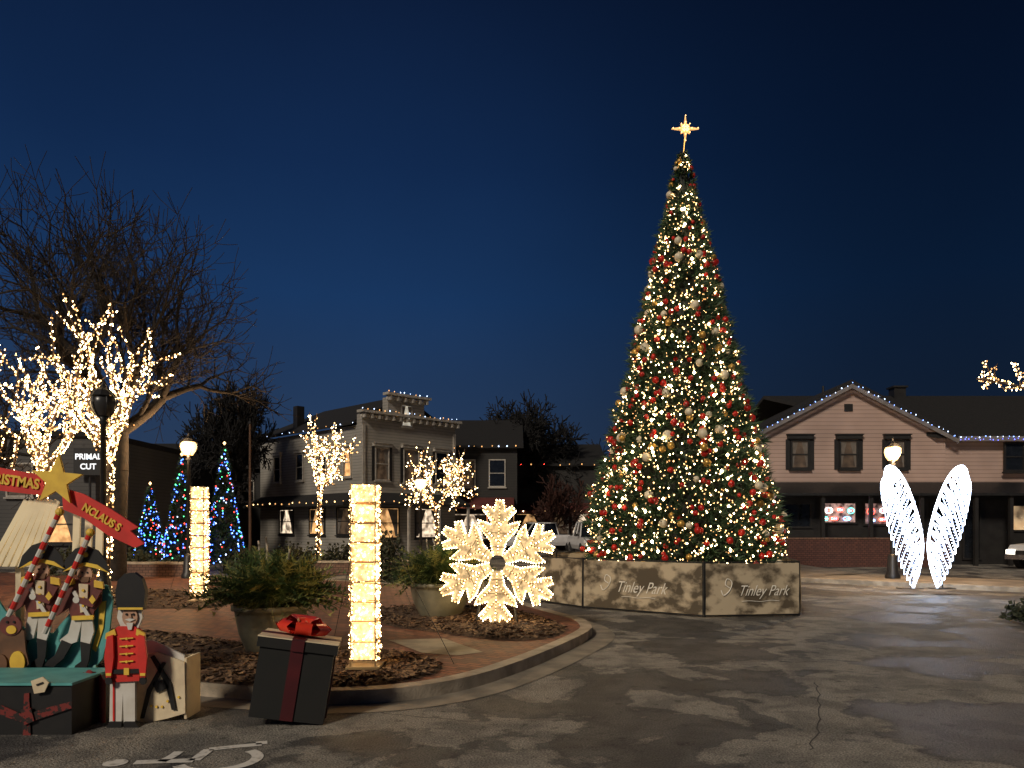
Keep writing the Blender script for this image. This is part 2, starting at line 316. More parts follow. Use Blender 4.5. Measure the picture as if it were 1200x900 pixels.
MB().tube(base,base+V(0,0,3.4),.09,.07,8).build('trunk',m_warmbark,t)
a=MB(); g=MB()
def br(p,q,r): 
    a.tube(p,q,r,r*.6,5)
    for _ in range(int((q-p).length*34)): g.octa(p.lerp(q,R())+V(U(-1,1),U(-1,1),U(-1,1))*.035,.012*U(.7,1.3),random.choice((0,0,1,1,2)))
top=base+V(0,0,3.35); main=[top,W(1235,462,12.5),W(1200,455,12.4),W(1170,447,12.3),W(1145,444,12.2)]
for p,q in zip(main,main[1:]): br(p,q,.03)
for i in range(1,4):
    for k in range(4):
        p=main[i].lerp(main[i+1],R()); q=p+V(U(-.35,-.05),U(-.2,.2),U(-.12,.42)); br(p,q,.012); br(q,q+V(U(-.15,.05),U(-.1,.1),U(-.1,.15)),.008)
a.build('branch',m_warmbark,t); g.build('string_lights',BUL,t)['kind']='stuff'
# ---------- the big fir
TC=Vector((W(800,450,17.4).x,17.4,0)); Z0,Z1=.8,10.05
def prof(u):
    xs=[(0,2.10),(.10,2.0),(.2,1.82),(.34,1.44),(.54,1.0),(.745,.60),(.87,.32),(.95,.17),(1,.05)]
    for (a,b),(c,d) in zip(xs,xs[1:]):
        if u<=c: return b+(d-b)*(u-a)/(c-a)
    return .03
def lump(u,a): return 1+.045*math.sin(a*5+u*31)+.04*math.sin(a*8-u*57)+.03*math.sin(u*90+a*2)
t=thing('christmas_tree','towering lit fir with red baubles and a gold star on top','christmas tree',TC)
MB().tube(TC,TC+V(0,0,2),.14,.12,10).build('trunk',m_bark,t)
MB().lathe([(prof(i/14)*.70,Z0+(Z1-Z0)*i/14) for i in range(15)],TC,24).build('shade_core',m_core,t)  # solid dark cone standing in for the shade deep in the foliage
def needles(mb,c,d,L,nb=6,wd=.035):
    for _ in range(nb):
        q=(d+Vector((U(-1,1),U(-1,1),U(-1,1)))*.75).normalized()*L*U(.6,1.15); s_=q.cross(Vector((U(-1,1),U(-1,1),U(-1,1)))).normalized()*wd
        mb.add([c-s_,c+s_,c+q],[(0,1,2)],0)
def pick():
    while True:
        u=R()
        if R()<prof(u)/2.12+.04: return u
mb=MB()
for i in range(8500):
    u=pick(); a_=U(0,2*PI); rr_=prof(u)*U(.72,1.02)*lump(u,a_); o=V(math.cos(a_),math.sin(a_),0)
    needles(mb,TC+o*rr_+V(0,0,Z0+u*(Z1-Z0)),o+V(0,0,.25),.25*(.5+.5*min(1,prof(u))),6,.024)
mb.build('foliage',m_green,t)
mb=MB()
for i in range(6200):
    u=pick(); a_=U(0,2*PI); rr_=prof(u)*U(.84,1.05)*lump(u,a_)+.02
    if .92<u<.955: continue
    mb.octa(TC+V(math.cos(a_)*rr_,math.sin(a_)*rr_,Z0+u*(Z1-Z0)),U(.008,.020),random.choice((0,0,1,1,1,2)))
for i in range(190):
    u=pick(); a_=U(0,2*PI); rr_=prof(u)*U(.95,1.05)
    mb.octa(TC+V(math.cos(a_)*rr_,math.sin(a_)*rr_,Z0+u*(Z1-Z0)),.034,0)
mb.build('string_lights',BUL,t)['kind']='stuff'
def me_of(r,m):
    o=MB().ball((0,0,0),r,14,10).tube((0,0,r*.95),(0,0,r*1.2),r*.18,r*.18,6).build('tmp',m,None,True); me=o.data; bpy.data.objects.remove(o); return me
RB=(.066,.092,.074)
MES=(me_of(RB[0],m_red),me_of(RB[1],m_silver),me_of(RB[2],m_gold))
rest=MB(); cnt=0
for i in range(700):
    u=pick()*.985; a_=U(0,2*PI); rr_=prof(u)*U(.95,1.04)*lump(u,a_)+.04; p=TC+V(math.cos(a_)*rr_,math.sin(a_)*rr_,Z0+u*(Z1-Z0)); s_=U(.7,1.2)*(.8 if u>.75 else 1)
    q=R(); kind=0 if q<.74 else (1 if q<.87 else 2)
    if math.sin(a_)<-.1 and cnt<100:
        o=bpy.data.objects.new('bauble',MES[kind]); C.objects.link(o); o.parent=t; o.location=p-TC; o.scale=(s_,)*3; cnt+=1
        if kind==1:o['label']='pearly white bauble'
        if kind==2:o['label']='gold bauble'
    else: rest.ball(p,RB[kind]*s_,8,6,kind)
rest.build('baubles',[m_red,m_silver,m_gold],t,True)['kind']='stuff'
sc_=W(803,151,17.4); mb=MB(); pts=[]
for i in range(16):
    a_=PI/2+i*PI/8; r_=.31 if i%4==0 else (.15 if i%4==2 else .08)
    pts.append(sc_+V(math.cos(a_)*r_,0,math.sin(a_)*r_))
mb.plate([p+V(0,-.03,0) for p in pts],(0,.06,0)); st=mb.build('star',m_star,t)
mb=MB()
for p in pts: 
    for k in range(2): mb.octa(sc_.lerp(p,(k+1)/2.2)+V(0,-.05,0),.013,0)
mb.tube(TC+V(0,0,Z1-.3),sc_-V(0,0,.1),.02,.015,6,1); mb.build('star_bulb',[m_b2,m_gold],st)
# ---------- fence round the tree
m_panel=mat('printed birch fabric',(.46,.38,.26),(.085,.065,.04),sc=3.0,rough=.8,lo=.43,hi=.58,detail=12,stretch=(1,1,1.3))
m_ink=mat('pale lettering',(.86,.82,.72),(.78,.74,.64),rough=.7)
fc=[G(634,706),G(683,713),G(825,724),G(938,722),V(6.0,17.4,0),V(5.3,19.9,0),V(3.0,20.4,0),V(1.1,19.4,0)]
for q in fc:q.z=0
t=thing('barrier','printed canvas barrier standing round the foot of the tall fir','barrier',fc[1])
for i in range(len(fc)):
    a_,b_=fc[i],fc[(i+1)%len(fc)]; d=(b_-a_); L=d.length; d.normalize(); rz=math.atan2(d.y,d.x); M4=Matrix.Translation(a_)@Matrix.Rotation(rz,4,'Z')
    mb=MB(M4); nx=16; vs=[];fs=[]
    for j in range(nx+1):
        for z in(.05,.35,.65,.95): vs.append((.03+(L-.06)*j/nx,-.01+U(-.012,.012),z))
    for j in range(nx):
        for k in range(3): o=j*4+k; fs.append((o,o+4,o+5,o+1))
    mb.add(vs,fs); pn=mb.build('panel',m_panel,t,True)
    mb=MB(M4)
    for z in(.03,.97): mb.box((L/2,.02,z),(L-.03,.02,.022))
    for x in(.02,L-.02): mb.box((x,.02,.5),(.028,.03,.98))
    mb.build('frame',m_black,pn)
    if i in(1,2):
        x=L*(.45 if i==1 else .52); k=.30 if i==1 else .27; s_=k/.34
        text('Tinley Park',k,m_ink,pn,M4@Matrix.Translation((x+.14,-.03,.46)),shear=.5,bold=-.002,sx=.76)
        mb=MB(M4); mb.path(spline([V(x-.60*s_,-.032,.52),V(x-.70*s_,-.032,.58),V(x-.66*s_,-.032,.68),V(x-.55*s_,-.032,.62),V(x-.60*s_,-.032,.48),V(x-.74*s_,-.032,.39),V(x-.80*s_,-.032,.48)],4),.009,5); mb.build('emblem',m_ink,pn)
        mb=MB(M4); mb.path(spline([V(x-.25,-.03,.28),V(x-.1,-.03,.29),V(x+.1,-.03,.275),V(x+.3,-.03,.295),V(x+.45,-.03,.28)],4),.005,4); mb.build('underline',m_ink,pn)
# ---------- light columns
m_cell=glow('glowing mesh',(1,.70,.34),1.3,.22,30); m_gf=mat('gilded metal',(.40,.28,.13),rough=.45,metal=.3)
def column(px,py,topy,label,gw):
    b=G(px,py,.19); Y=b.y; H=W(px,topy,Y).z; t=thing('light_column',label,'light column',(b.x,Y,.15),0,'light columns'); wd=.122
    n_=9; c0=V(b.x,Y,0); z0=.26; ch=(H-z0)/n_
    mb=MB(); mb.box(c0+V(0,0,.2),(.33,.33,.025)); 
    for sx in(-1,1):
        for sy in(-1,1): mb.box(c0+V(sx*wd,sy*wd,(H+.2)/2),(.012,.012,H-.2))
    mb.build('frame',m_gf,t)
    for i in range(n_):
        z=z0+i*ch; mb=MB(); k=.116*(1+U(-.07,.07)); mb.box(c0+V(U(-.006,.006),0,z+ch*.5),(k*1.9,k*1.9,ch*.86),0,Matrix.Rotation(U(-.12,.12),3,'Z')@Matrix.Rotation(U(-.04,.04),3,'Y')); cell=mb.build('light_cell',m_cell,t)
        mb=MB()
        for f in range(4):
            rm=Matrix.Rotation(f*PI/2,3,'Z')
            for j in range(26):
                mb.octa(c0+rm@V(U(-.125,.125),-wd-U(0,.02),z+ch*U(.06,.94)),U(.006,.011),random.choice((0,1,1)))
        mb.build('bulb_row',BUL,cell)['kind']='stuff'
        mb=MB()
        for f in range(4):
            rm=Matrix.Rotation(f*PI/2,3,'Z'); mb.box(c0+rm@V(0,-wd-.008,z+U(-.006,.006)),(.27,.012,.009),0,rm@Matrix.Rotation(U(-.05,.05),3,'Y'))
        mb.build('band',m_gf,t)
    for (gx,gy) in gw:
        MB().tube(c0+V(0,0,H-.05),G(gx,gy,.15),.004,.004,4).build('guy_wire',m_black,t)
    return t
column(428,781,567,'nearest light column beside the large planter',[(483,712),(532,778),(392,745)])
column(234,704,570,'far light column left of the large planter',[(200,690)])
# ---------- snowflake
sb=G(582,733,.15); Y=sb.y; cc=W(583,660,Y); RR=(cc.z-W(583,731,Y).z)
t=thing('snowflake_light','glowing warm white snowflake standing on the mulch bed','snowflake light',(sb.x,Y,.16))
arm=[(.075,.13),(.115,.28),(.13,.36),(.30,.56),(.345,.70),(.22,.665),(.14,.64),(.14,.71),(.27,.87),(.20,.95),(.09,.87),(.055,1.04),(0,1.04)]
m_sf=glow('glowing mesh of the snowflake',(1,.66,.30),1.0,.30,17,(.3,.25,.16))
for k in range(6):
    rot=Matrix.Rotation(-k*PI/3+.04,3,'Y'); T=lambda x,z,y=0:cc+rot@V(x*RR,y,z*RR)
    pts=[T(x,z) for x,z in arm]+[T(-x,z) for x,z in arm[-2::-1]]
    am=MB().plate([p+V(0,-.03,0) for p in pts],(0,.06,0)).build('snowflake_arm',m_sf,t)
    mb=MB(); n_=len(pts)
    for i in range(n_-1):
        L=(pts[i+1]-pts[i]).length; q=max(1,int(L/.035))
        for j in range(q):
            for yy in(-.05,.05): mb.octa(pts[i].lerp(pts[i+1],j/q)+V(0,yy,0),.011,random.choice((0,0,1)))
    def line_b(p,q):
        L=(q-p).length; n2=max(1,int(L/.045))
        for j in range(n2):
            for yy in(-.048,.048): mb.octa(p.lerp(q,j/n2)+V(0,yy,0),.009,random.choice((0,1,1)))
    for x0,z0,x1,z1 in((0,.18,0,.98),(0,.34,.3,.64),(0,.34,-.3,.64),(0,.60,.23,.89),(0,.60,-.23,.89)): line_b(T(x0,z0),T(x1,z1))
    mb.build('bulb_row',BUL,am)['kind']='stuff'
    mb=MB(); P_=lambda q:[T(x,z,-.04) for x,z in q]
    for q in(((.0,.2),(0,1)),((-.31,.66),(0,.34),(.31,.66)),((-.24,.9),(0,.62),(.24,.9)),((-.11,.27),(.11,.27)),((-.22,.5),(.22,.5))): mb.path(P_(q),.008,4)
    mb.build('rib',m_gf,am)
MB().box((sb.x,Y,.18),(.9,.4,.03)).tube((sb.x-.3,Y+.1,.18),(sb.x-.2,Y+.08,.8),.02).tube((sb.x+.3,Y+.1,.18),(sb.x+.2,Y+.08,.8),.02).build('stand',m_black,t)
# ---------- wings
wb=G(1085,690,.13); Y=wb.y
t=thing('wing_light','pair of tall white light wings on the pavement','light sculpture',(wb.x,Y,.13))
def wing(flip):
    f=(lambda p:(2169-p[0],p[1])) if flip else (lambda p:p)
    I=spline([W(*f(p),Y) for p in [(1037,556),(1040,547),(1049,549),(1060,564),(1070,588),(1078,616),(1081,642),(1077,668),(1070,688)]],5)
    O=spline([W(*f(p),Y) for p in [(1037,556),(1035,562),(1035,574),(1037,590),(1041,610),(1047,632),(1054,654),(1062,674),(1070,688)]],5)
    n_=len(O); pn=MB().path(I,.030,6).build('wing',m_cool,t); mb=MB()
    def feather(a,b,wd,kk):
        d=b-a; s_=V(-d.z,0,d.x).normalized()*wd; y=V(0,-.02,0)
        L=[a]+[a+d*q+s_*h+y for q,h in((.25,.7),(.6,1),(.85,.85),(.97,.4))]+[b]+[a+d*q-s_*h+y for q,h in((.97,.4),(.85,.85),(.6,1),(.25,.7))]+[a]
        mb.path(L,.0095,4,kk)
        m_=int(d.length/.07)
        for j in range(m_): mb.octa(a+d*(j/m_)+V(0,-.04,0),.011,R()<.6)
    for j in range(4,n_-1,2):
        f_=j/n_; a_=I[max(0,j-8)]; b_=O[j].copy(); b_.z-=.10*(1-f_); p=a_.lerp(b_,.30); dd=(b_-a_).normalized()
        feather(p,b_+dd*.13*(1-f_*.8),.062,0 if j%4==0 else 1)
    for j in range(3,n_-2,2):
        a_=I[max(0,j-3)]; b_=O[j]; feather(a_,a_.lerp(b_,.62)+V(0,-.03,-.14),.05,1 if j%4==1 else 0)
    for j in range(5,n_-6,3):
        a_=I[j]; b_=O[j]; feather(a_+V(0,-.04,0),a_.lerp(b_,.34)+V(0,-.05,-.12),.04,0)
    mb.build('feather_lights',[m_cool,m_cool2],pn)['kind']='stuff'
wing(False); wing(True)
MB().box((wb.x-.38,Y,.14),(.5,.3,.02)).box((wb.x+.38,Y,.14),(.5,.3,.02)).tube((wb.x-.35,Y,.14),W(1072,600,Y+.05),.015).tube((wb.x+.4,Y,.14),W(1097,600,Y+.05),.015).build('stand',m_black,t)
# ---------- street lamps
m_lamp=glow('lamp glow',(1,.62,.24),3.2); m_unlit=mat('clouded glass',(.05,.05,.05),rough=.3)
def lamp(px,topy,Y,label,lit,P=150,z0=0):
    x=gb(px,Y).x; H=W(px,topy,Y).z-z0; b=V(x,Y,z0); t=thing('street_lamp',label,'street lamp',b,0,'black lantern street lamps')
    MB().lathe([(.2,0),(.2,.1),(.15,.18),(.13,.6),(.09,.7),(.001,.72)],b,12).build('base',m_black,t,True)
    MB().lathe([(.06,.6),(.05,H-.75),(.09,H-.72),(.05,H-.66),(.10,H-.6),(.001,H-.58)],b,10).build('post',m_black,t,True)
    MB().lathe([(.12,H-.59),(.19,H-.48),(.22,H-.36),(.21,H-.27),(.17,H-.22),(.001,H-.2)],b,12).build('lamp_globe',(m_lamp if lit else m_unlit),t,True)
    mb=MB(); mb.lathe([(.24,H-.23),(.15,H-.12),(.06,H-.05),(.03,H),(.001,H+.06)],b,10)
    for k in range(6): a_=k*PI/3+.2; mb.path([b+V(q*math.cos(a_),q*math.sin(a_),z) for q,z in((.125,H-.59),(.2,H-.48),(.232,H-.36),(.225,H-.25))],.010,4)
    mb.build('lantern_frame',m_black,t)
    if lit:
        ld=bpy.data.lights.new('lamp_light','POINT'); ld.energy=P; ld.color=(1,.62,.3); ld.shadow_soft_size=.2; lo=bpy.data.objects.new('lamp_light',ld); C.objects.link(lo); lo.parent=t; lo.location=(0,-.38,H-.4)
    return t
lamp(1046,515,21.8,'lit lantern lamp standing by the light wings',True,750,.12)
lamp(221,509,22,'lit lantern lamp above the far light column',True,380,.12)
lamp(493,555,29,'lit lantern lamp in front of the sided building',True,450)
lamp(121,450,14,'unlit dark lantern lamp in front of the glowing trees',False)
# ---------- planters
m_pot=mat('olive glazed pot',(.24,.215,.14),(.16,.15,.10),sc=4,rough=.5,bump=.2)
m_bough=mat('mixed boughs',(.08,.12,.03),(.03,.06,.02),sc=6,rough=.6); m_bough2=mat('pale boughs',(.30,.29,.09),(.15,.17,.05),sc=6,rough=.6)
m_birch=mat('birch sticks',(.5,.45,.36),(.1,.08,.06),sc=14)
def planter(px,py,rw,label,fr,fh):
    b=G(px,py,.17); t=thing('planter',label,'planter',b,0,'round planters')
    k=rw; MB().lathe([(.001,0),(.60*k,0),(.66*k,.03),(.84*k,.22),(.94*k,.42),(.95*k,.48),(1.04*k,.49),(1.04*k,.545),(.94*k,.545),(.88*k,.46),(.001,.46)],b,36).build('pot',m_pot,t,True)
    mb=MB(); H=.50
    for _ in range(620):
        a_=U(0,2*PI); e_=U(.12,1.35); d=V(math.cos(a_)*math.cos(e_),math.sin(a_)*math.cos(e_),math.sin(e_)); p=b+V(0,0,H)+V(d.x*U(0,.7)*k,d.y*U(0,.7)*k,U(0,.08))
        L=U(.5,1)*(fr*math.cos(e_)+fh*math.sin(e_)); q1=p+d*L*.55+V(0,0,.03); q2=q1+d*L*.45+V(0,0,-L*U(.1,.42)*math.cos(e_)); kk=0 if R()<.62 else 1
        side=d.cross(V(0,0,1)).normalized(); lf=U(.05,.095); tw=U(-.6,.6)
        side=(side*math.cos(tw)+V(0,0,1)*math.sin(tw))
        mb.tube(p,q1,.005,.004,3,kk,False); mb.tube(q1,q2,.004,.002,3,kk,False)
        for f in range(10):
            s0=.15+f*.088; c_=(p.lerp(q1,s0/.55) if s0<.55 else q1.lerp(q2,(s0-.55)/.45)); w_=lf*(1-.9*max(0,s0-.5))
            for sg in(-1,1):
                tip=c_+side*sg*w_+d*.05+V(0,0,U(-.03,.03)); mb.add([c_-d*.019,c_+d*.022,tip],[(0,1,2)],kk)
    mb.build('boughs',[m_bough,m_bough2],t)
    for _ in range(4): MB().tube(b+V(U(-.15,.15),U(-.15,.15),H),b+V(U(-.25,.25),U(-.2,.2),H+fh+U(.15,.35)),.015,.012,7).build('birch_stick',m_birch,t)
planter(318,764,.42,'large round planter of evergreen boughs behind the black gift box',.72,.50)
planter(516,722,.5,'round planter of boughs half hidden behind the snowflake',.75,.45)
# ---------- shrubs
m_leaf=mat('dark shrub leaves',(.02,.03,.014),(.04,.045,.02),sc=4,rough=.7)
def shrub(px,Y,rx,rz,label,n=700,m=None,z0=0,s0=.06):
    c=gb(px,Y); t=thing('shrub',label,'shrub',c); mb=MB()
    mb2=MB()
    for k in range(5): mb2.tube(c+V(0,0,z0),c+V(U(-.5,.5)*rx,U(-.5,.5)*rx,z0+rz),.02,.01,5)
    mb2.build('stem',m_bark,t)
    for _ in range(n):
        a_=U(0,2*PI); q=math.acos(U(-.1,1)); r_=U(.55,1)*(1+.15*math.sin(3*a_)); d=V(math.sin(q)*math.cos(a_)*rx*r_,math.sin(q)*math.sin(a_)*rx*r_,math.cos(q)*rz*r_+z0+.1); p=c+d
        u=V(U(-1,1),U(-1,1),U(-1,1)).normalized()*s0*U(.6,1.4); v_=u.orthogonal()*.6; mb.poly([p-u,p+v_,p+u,p-v_])
    mb.build('leaves',m or m_leaf,t); return t
shrub(455,22,.55,1.35,'dark upright shrub right of the nearest light column',900)
shrub(398,27,.9,.9,'low dark shrub behind the nearest light column',800)
shrub(345,28,1.0,.9,'low dark shrub at the foot of the narrow glowing tree',800)
shrub(165,24.5,1.3,.8,'low broad shrub behind the low brick wall at left',900)
shrub(85,24,1.0,.9,'low dark shrub left of the brick wall shrub',700)
shrub(290,26,.8,.8,'low dark shrub between far light column and narrow glowing tree',700)
shrub(1212,12.5,.42,.3,'small shrub at the lower right edge of the photo',900,s0=.04)
m_bw=mat('tan brick',(.2,.11,.07),(.13,.07,.05),sc=3,kind='brickwall')
a_=gb(120,22.5); t=thing('low_wall','low brick wall with a pale cap behind the far light column','wall',a_); MB().box(a_+V(1.3,0,.25),(2.8,.3,.5)).build('wall',m_bw,t); MB().box(a_+V(1.3,0,.53),(2.9,.38,.06)).build('cap',m_conc,t)
a_=gb(380,25.5); t=thing('low_wall','low brick wall behind the planters right of the narrow tree','wall',a_); MB().box(a_+V(2.2,0,.2),(5.0,.3,.4)).build('wall',m_bw,t); MB().box(a_+V(2.2,0,.43),(5.1,.38,.06)).build('cap',m_conc,t)
# ---------- small blue conifers
def conifer(px,topy,Y,rad,label):
    b=gb(px,Y); H=W(px,topy,Y).z; t=thing('small_christmas_tree',label,'christmas tree',b,0,'small blue lit trees')
    MB().tube(b,b+V(0,0,H*.3),.05,.04,6).build('trunk',m_bark,t); MB().lathe([(rad*.7,.3),(.02,H*.95)],b,12).build('shade_core',m_core,t)  # dark filler cone again stands for shade inside the needles
    mb=MB();g=MB()
    for _ in range(1300):
        u=1-math.sqrt(R()); a_=U(0,2*PI); r_=rad*(1-u)*U(.7,1.05); o=V(math.cos(a_),math.sin(a_),0); needles(mb,b+o*r_+V(0,0,.25+u*(H-.25)),o+V(0,0,.2),.16,4,.03)
    for _ in range(300):
        u=1-math.sqrt(R()); a_=U(0,2*PI); r_=rad*(1-u)*1.08+.02; g.octa(b+V(math.cos(a_)*r_,math.sin(a_)*r_,.25+u*(H-.25)),U(.018,.032),random.choice((0,0,0,0,1,2,3)))
    g.octa(b+V(0,0,H+.05),.06,4); mb.build('foliage',m_green,t); g.build('string_lights',[m_blue,m_cool2,m_redb,m_grb,m_b2],t)['kind']='stuff'
conifer(263,521,28,.7,'tallest small tree in blue lights, rightmost of the three')
conifer(213,534,27,.65,'middle small tree in blue lights beside the lit lamp')
conifer(176,568,30,.58,'shortest small tree in blue lights, leftmost of the three')
# ---------- buildings
def win(parent,face,u,z,w_,h_,fm,pm,mull=True,hood=None,shut=None):
    M4=wm(parent)@(Matrix.Translation((u,0,z)) if face=='F' else Matrix.Translation((0,u,z))@Matrix.Rotation(-PI/2,4,'Z'))
    mb=MB(M4); f=.07
    for s_ in(-1,1): mb.box((s_*w_/2,-.04,0),(f,.08,h_+f)); mb.box((0,-.043,s_*h_/2),(w_-f,.08,f))
    if mull: mb.box((0,-.036,0),(w_-f,.05,.05))
    o=mb.build('window',fm,parent); MB(M4).box((0,-.012,0),(w_-.02,.02,h_-.02)).build('pane',pm,o); MB(M4).box((0,-.07,-h_/2-.08),(w_+.2,.14,.07)).build('sill',fm,o)
    if pm is not m_glass:
        for s_ in(-1,1): MB(M4).plate([(s_*w_*.46,-.026,h_*.46),(s_*w_*.1,-.026,h_*.46),(s_*w_*.3,-.026,-h_*.1),(s_*w_*.38,-.026,-h_*.45),(s_*w_*.46,-.026,-h_*.45)],(0,.003,0)).build('curtain',m_curt,o)
    if hood: MB(M4).box((0,-.09,h_/2+.14),(w_+.34,.18,.16)).box((0,-.11,h_/2+.245),(w_+.42,.24,.04)).build('hood',hood,o)
    if shut:
        for s_ in(-1,1): MB(M4).box((s_*(w_/2+.14),-.03,0),(.17,.05,h_+.1)).build('shutter',shut,o)
    return o
m_curt=mat('curtain',(.16,.14,.12),rough=.9)
def bulbs_line(parent,pts,sp_,r,mats,name='roof_lights',jit=.04):
    mb=MB(wm(parent))
    for a,b in zip(pts,pts[1:]):
        a=Vector(a);b=Vector(b); n_=max(1,int((b-a).length/sp_))
        for j in range(n_): mb.octa(a.lerp(b,(j+U(-.25,.25))/n_)+V(0,0,U(-jit,jit)),r*U(.6,1.2),int(R()*len(mats)))
    mb.build(name,mats,parent)['kind']='stuff'
m_tan=mat('pink tan siding',(.60,.43,.36),sc=1.9,kind='siding',rough=.7); m_grey=mat('grey siding',(.40,.375,.33),sc=1.9,kind='siding',rough=.7)
m_dkw=mat('dark siding',(.03,.028,.026),sc=1.9,kind='siding',rough=.8)
m_lit=glow('warm lit room',(1,.55,.22),.9,.12,2.5); m_litd=glow('dim lit room',(1,.6,.32),.07,.2,2.5,(.04,.03,.025)); m_litw=glow('bright shop interior',(1,.78,.55),1.3,.12,3)
HY=32.0; hx=W(880,510,HY).x; t=thing('gabled_house','tan sided house with blue roofline lights and a dark shopfront','house',(hx,HY,0))
gw=W(1108,508,HY).x-hx; ez=5.4; az=7.5; wx=19.0
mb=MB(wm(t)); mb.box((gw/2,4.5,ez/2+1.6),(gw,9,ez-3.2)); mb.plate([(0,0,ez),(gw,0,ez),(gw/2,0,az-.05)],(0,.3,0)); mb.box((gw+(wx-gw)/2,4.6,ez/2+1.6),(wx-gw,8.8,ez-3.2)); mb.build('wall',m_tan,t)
mb=MB(wm(t)); ov=.35
sl=(az-ez)/(gw/2)
for s_ in(-1,1):
    xe=gw/2+s_*(gw/2+ov); ze=ez-sl*ov
    mb.plate([(gw/2,-ov,az),(xe,-ov,ze),(xe,5.2,ze),(gw/2,5.2,az)],(0,0,.16))
mb.plate([(gw-.5,-.25,ez-.15),(wx+.3,-.25,ez-.15),(wx+.3,4.5,az+.15),(2.0,4.5,az+.15)],(0,0,.16))
mb.plate([(1.0,9.3,ez-.15),(wx+.3,9.3,ez-.15),(wx+.3,4.5,az+.15),(2.0,4.5,az+.15)],(0,0,.16))
rf=mb.build('roof',m_roof,t)
MB(wm(t)).box((8.3,4.4,az+.25),(.55,.55,.8)).box((8.3,4.4,az+.68),(.7,.7,.08)).build('chimney',m_dark,rf)
MB(wm(t)).tube((3.9,2.2,az-.2),(3.9,2.2,az+.35),.05).build('vent_pipe',m_dark,rf)
mb=MB(wm(t))
for s_ in(-1,1):
    xe=gw/2+s_*(gw/2+ov); ze=ez-sl*ov; mb.plate([(gw/2,-ov-.03,az-.02),(xe,-ov-.03,ze-.02),(xe,-ov-.03,ze-.2),(gw/2,-ov-.03,az-.2)],(0,.028,0))
mb.box(((gw+wx)/2+.3,-.28,ez-.17),(wx-gw-.1,.04,.2)); mb.build('fascia',mat('fascia paint',(.2,.18,.17),rough=.6),t)
m_blue2=glow('icy blue bulb',(.22,.38,1),5)
bulbs_line(t,[(-ov,-ov-.08,ez-sl*ov),(gw/2,-ov-.08,az),(gw+ov,-ov-.08,ez-sl*ov)],.24,.026,[m_blue2,m_blue2,m_cool2])
bulbs_line(t,[(gw+.2,-.34,ez-.1),(wx,-.34,ez-.1)],.24,.026,[m_blue2,m_cool2])
m_purp=glow('violet blue bulb',(.15,.17,1),4); bulbs_line(t,[(gw+.2,-.34,ez-.2),(wx,-.34,ez-.2)],.2,.025,[m_purp])
for px in(937,994,1050): win(t,'F',W(px,530,HY).x-hx,4.6,.72,1.15,m_dark,m_litd,True,m_dark,m_dark)
for px in(1188,1262): win(t,'F',W(px,535,HY).x-hx,4.5,.8,1.15,m_dark,m_glass,True,None,None)
MB(wm(t)).box((gw/2,-.02,6.55),(.34,.06,.3)).build('attic_vent',m_dark,t)
mb=MB(wm(t)); mb.box((wx/2,.6,1.5),(wx,.3,3.0)); mb.build('shopfront',m_dark,t)
mb=MB(wm(t)); mb.plate([(-.2,-1.0,2.95),(-.2,.0,3.45),(-.2,.0,3.1),(-.2,-1.0,2.85)],(wx+.4,0,0)); mb.build('awning',m_black,t)
for px in(905,955,1010,1068,1130,1170,1230): MB(wm(t)).box((W(px,600,HY).x-hx,-.8,1.45),(.14,.14,2.9)).build('post',m_dark,t)
m_neonr=glow('red neon',(1,.08,.05),7); m_neong=glow('teal neon',(.1,.8,.6),6); m_neonw=glow('white neon',(1,.9,.8),8); m_neonb=glow('blue neon',(.15,.4,1),7)
def shopwin(x0,x1,y0,y1,lit,neon=None):
    a=W(x0,y0,HY+.45);b=W(x1,y1,HY+.45); u=(a.x+b.x)/2-hx; z=(a.z+b.z)/2; M=wm(t)@Matrix.Translation((u,.42,z)); w_=abs(b.x-a.x);h_=abs(a.z-b.z)
    mb=MB(M)
    for s_ in(-1,1): mb.box((s_*w_/2,0,0),(.08,.1,h_+.08)); mb.box((0,.002,s_*h_/2),(w_-.08,.1,.08))
    o=mb.build('shop_window',m_dark,t); MB(M).box((0,.025,0),(w_-.04,.02,h_-.04)).build('pane',lit,o)
    for i,(cx,cz,rx,rz,k) in enumerate(neon or []):
        mb=MB(M)
        mb.path([V(cx*w_+rx*math.cos(q*PI/6),-.06,cz*h_+rz*math.sin(q*PI/6)) for q in range(13)],.014,4,k)
        for q in range(3): mb.box((cx*w_+(q-1)*rx*.5,-.06,cz*h_),(rx*.22,.02,rz*U(.5,1.0)),(k+1+q)%4)
        mb.build('neon_sign',[m_neonr,m_neong,m_neonw,m_neonb],o)
shopwin(962,1003,589,613,glow('shop window light',(1,.60,.50),.6,.08,5,(.05,.04,.04)),[(-.3,.12,.16,.12,2),(.02,.15,.16,.1,0),(.33,.1,.14,.12,1),(-.15,-.28,.18,.08,0),(.22,-.28,.16,.08,3),(-.38,-.28,.08,.08,1)])
shopwin(1012,1042,589,615,glow('shop window glow',(.9,.50,.42),.35,.08,5,(.05,.04,.04)),[(-.25,.1,.16,.16,0),(.22,.14,.14,.1,2),(.2,-.26,.16,.08,0),(-.2,-.3,.12,.06,3)])
shopwin(910,950,590,618,m_glass); shopwin(1090,1120,590,620,m_glass); shopwin(1180,1215,592,622,glow('doorway light',(1,.7,.4),.35,.1,2)); shopwin(1128,1148,588,655,m_glass)
a_=thing('patio_wall','low red brick patio wall under the neon shop windows','wall',(hx+.6,HY-1.6,0)); MB(wm(a_)).box((3.3,0,.55),(6.8,.28,1.1)).build('wall',m_brick,a_); MB(wm(a_)).box((3.3,0,1.13),(6.9,.36,.07)).build('cap',m_bw,a_)
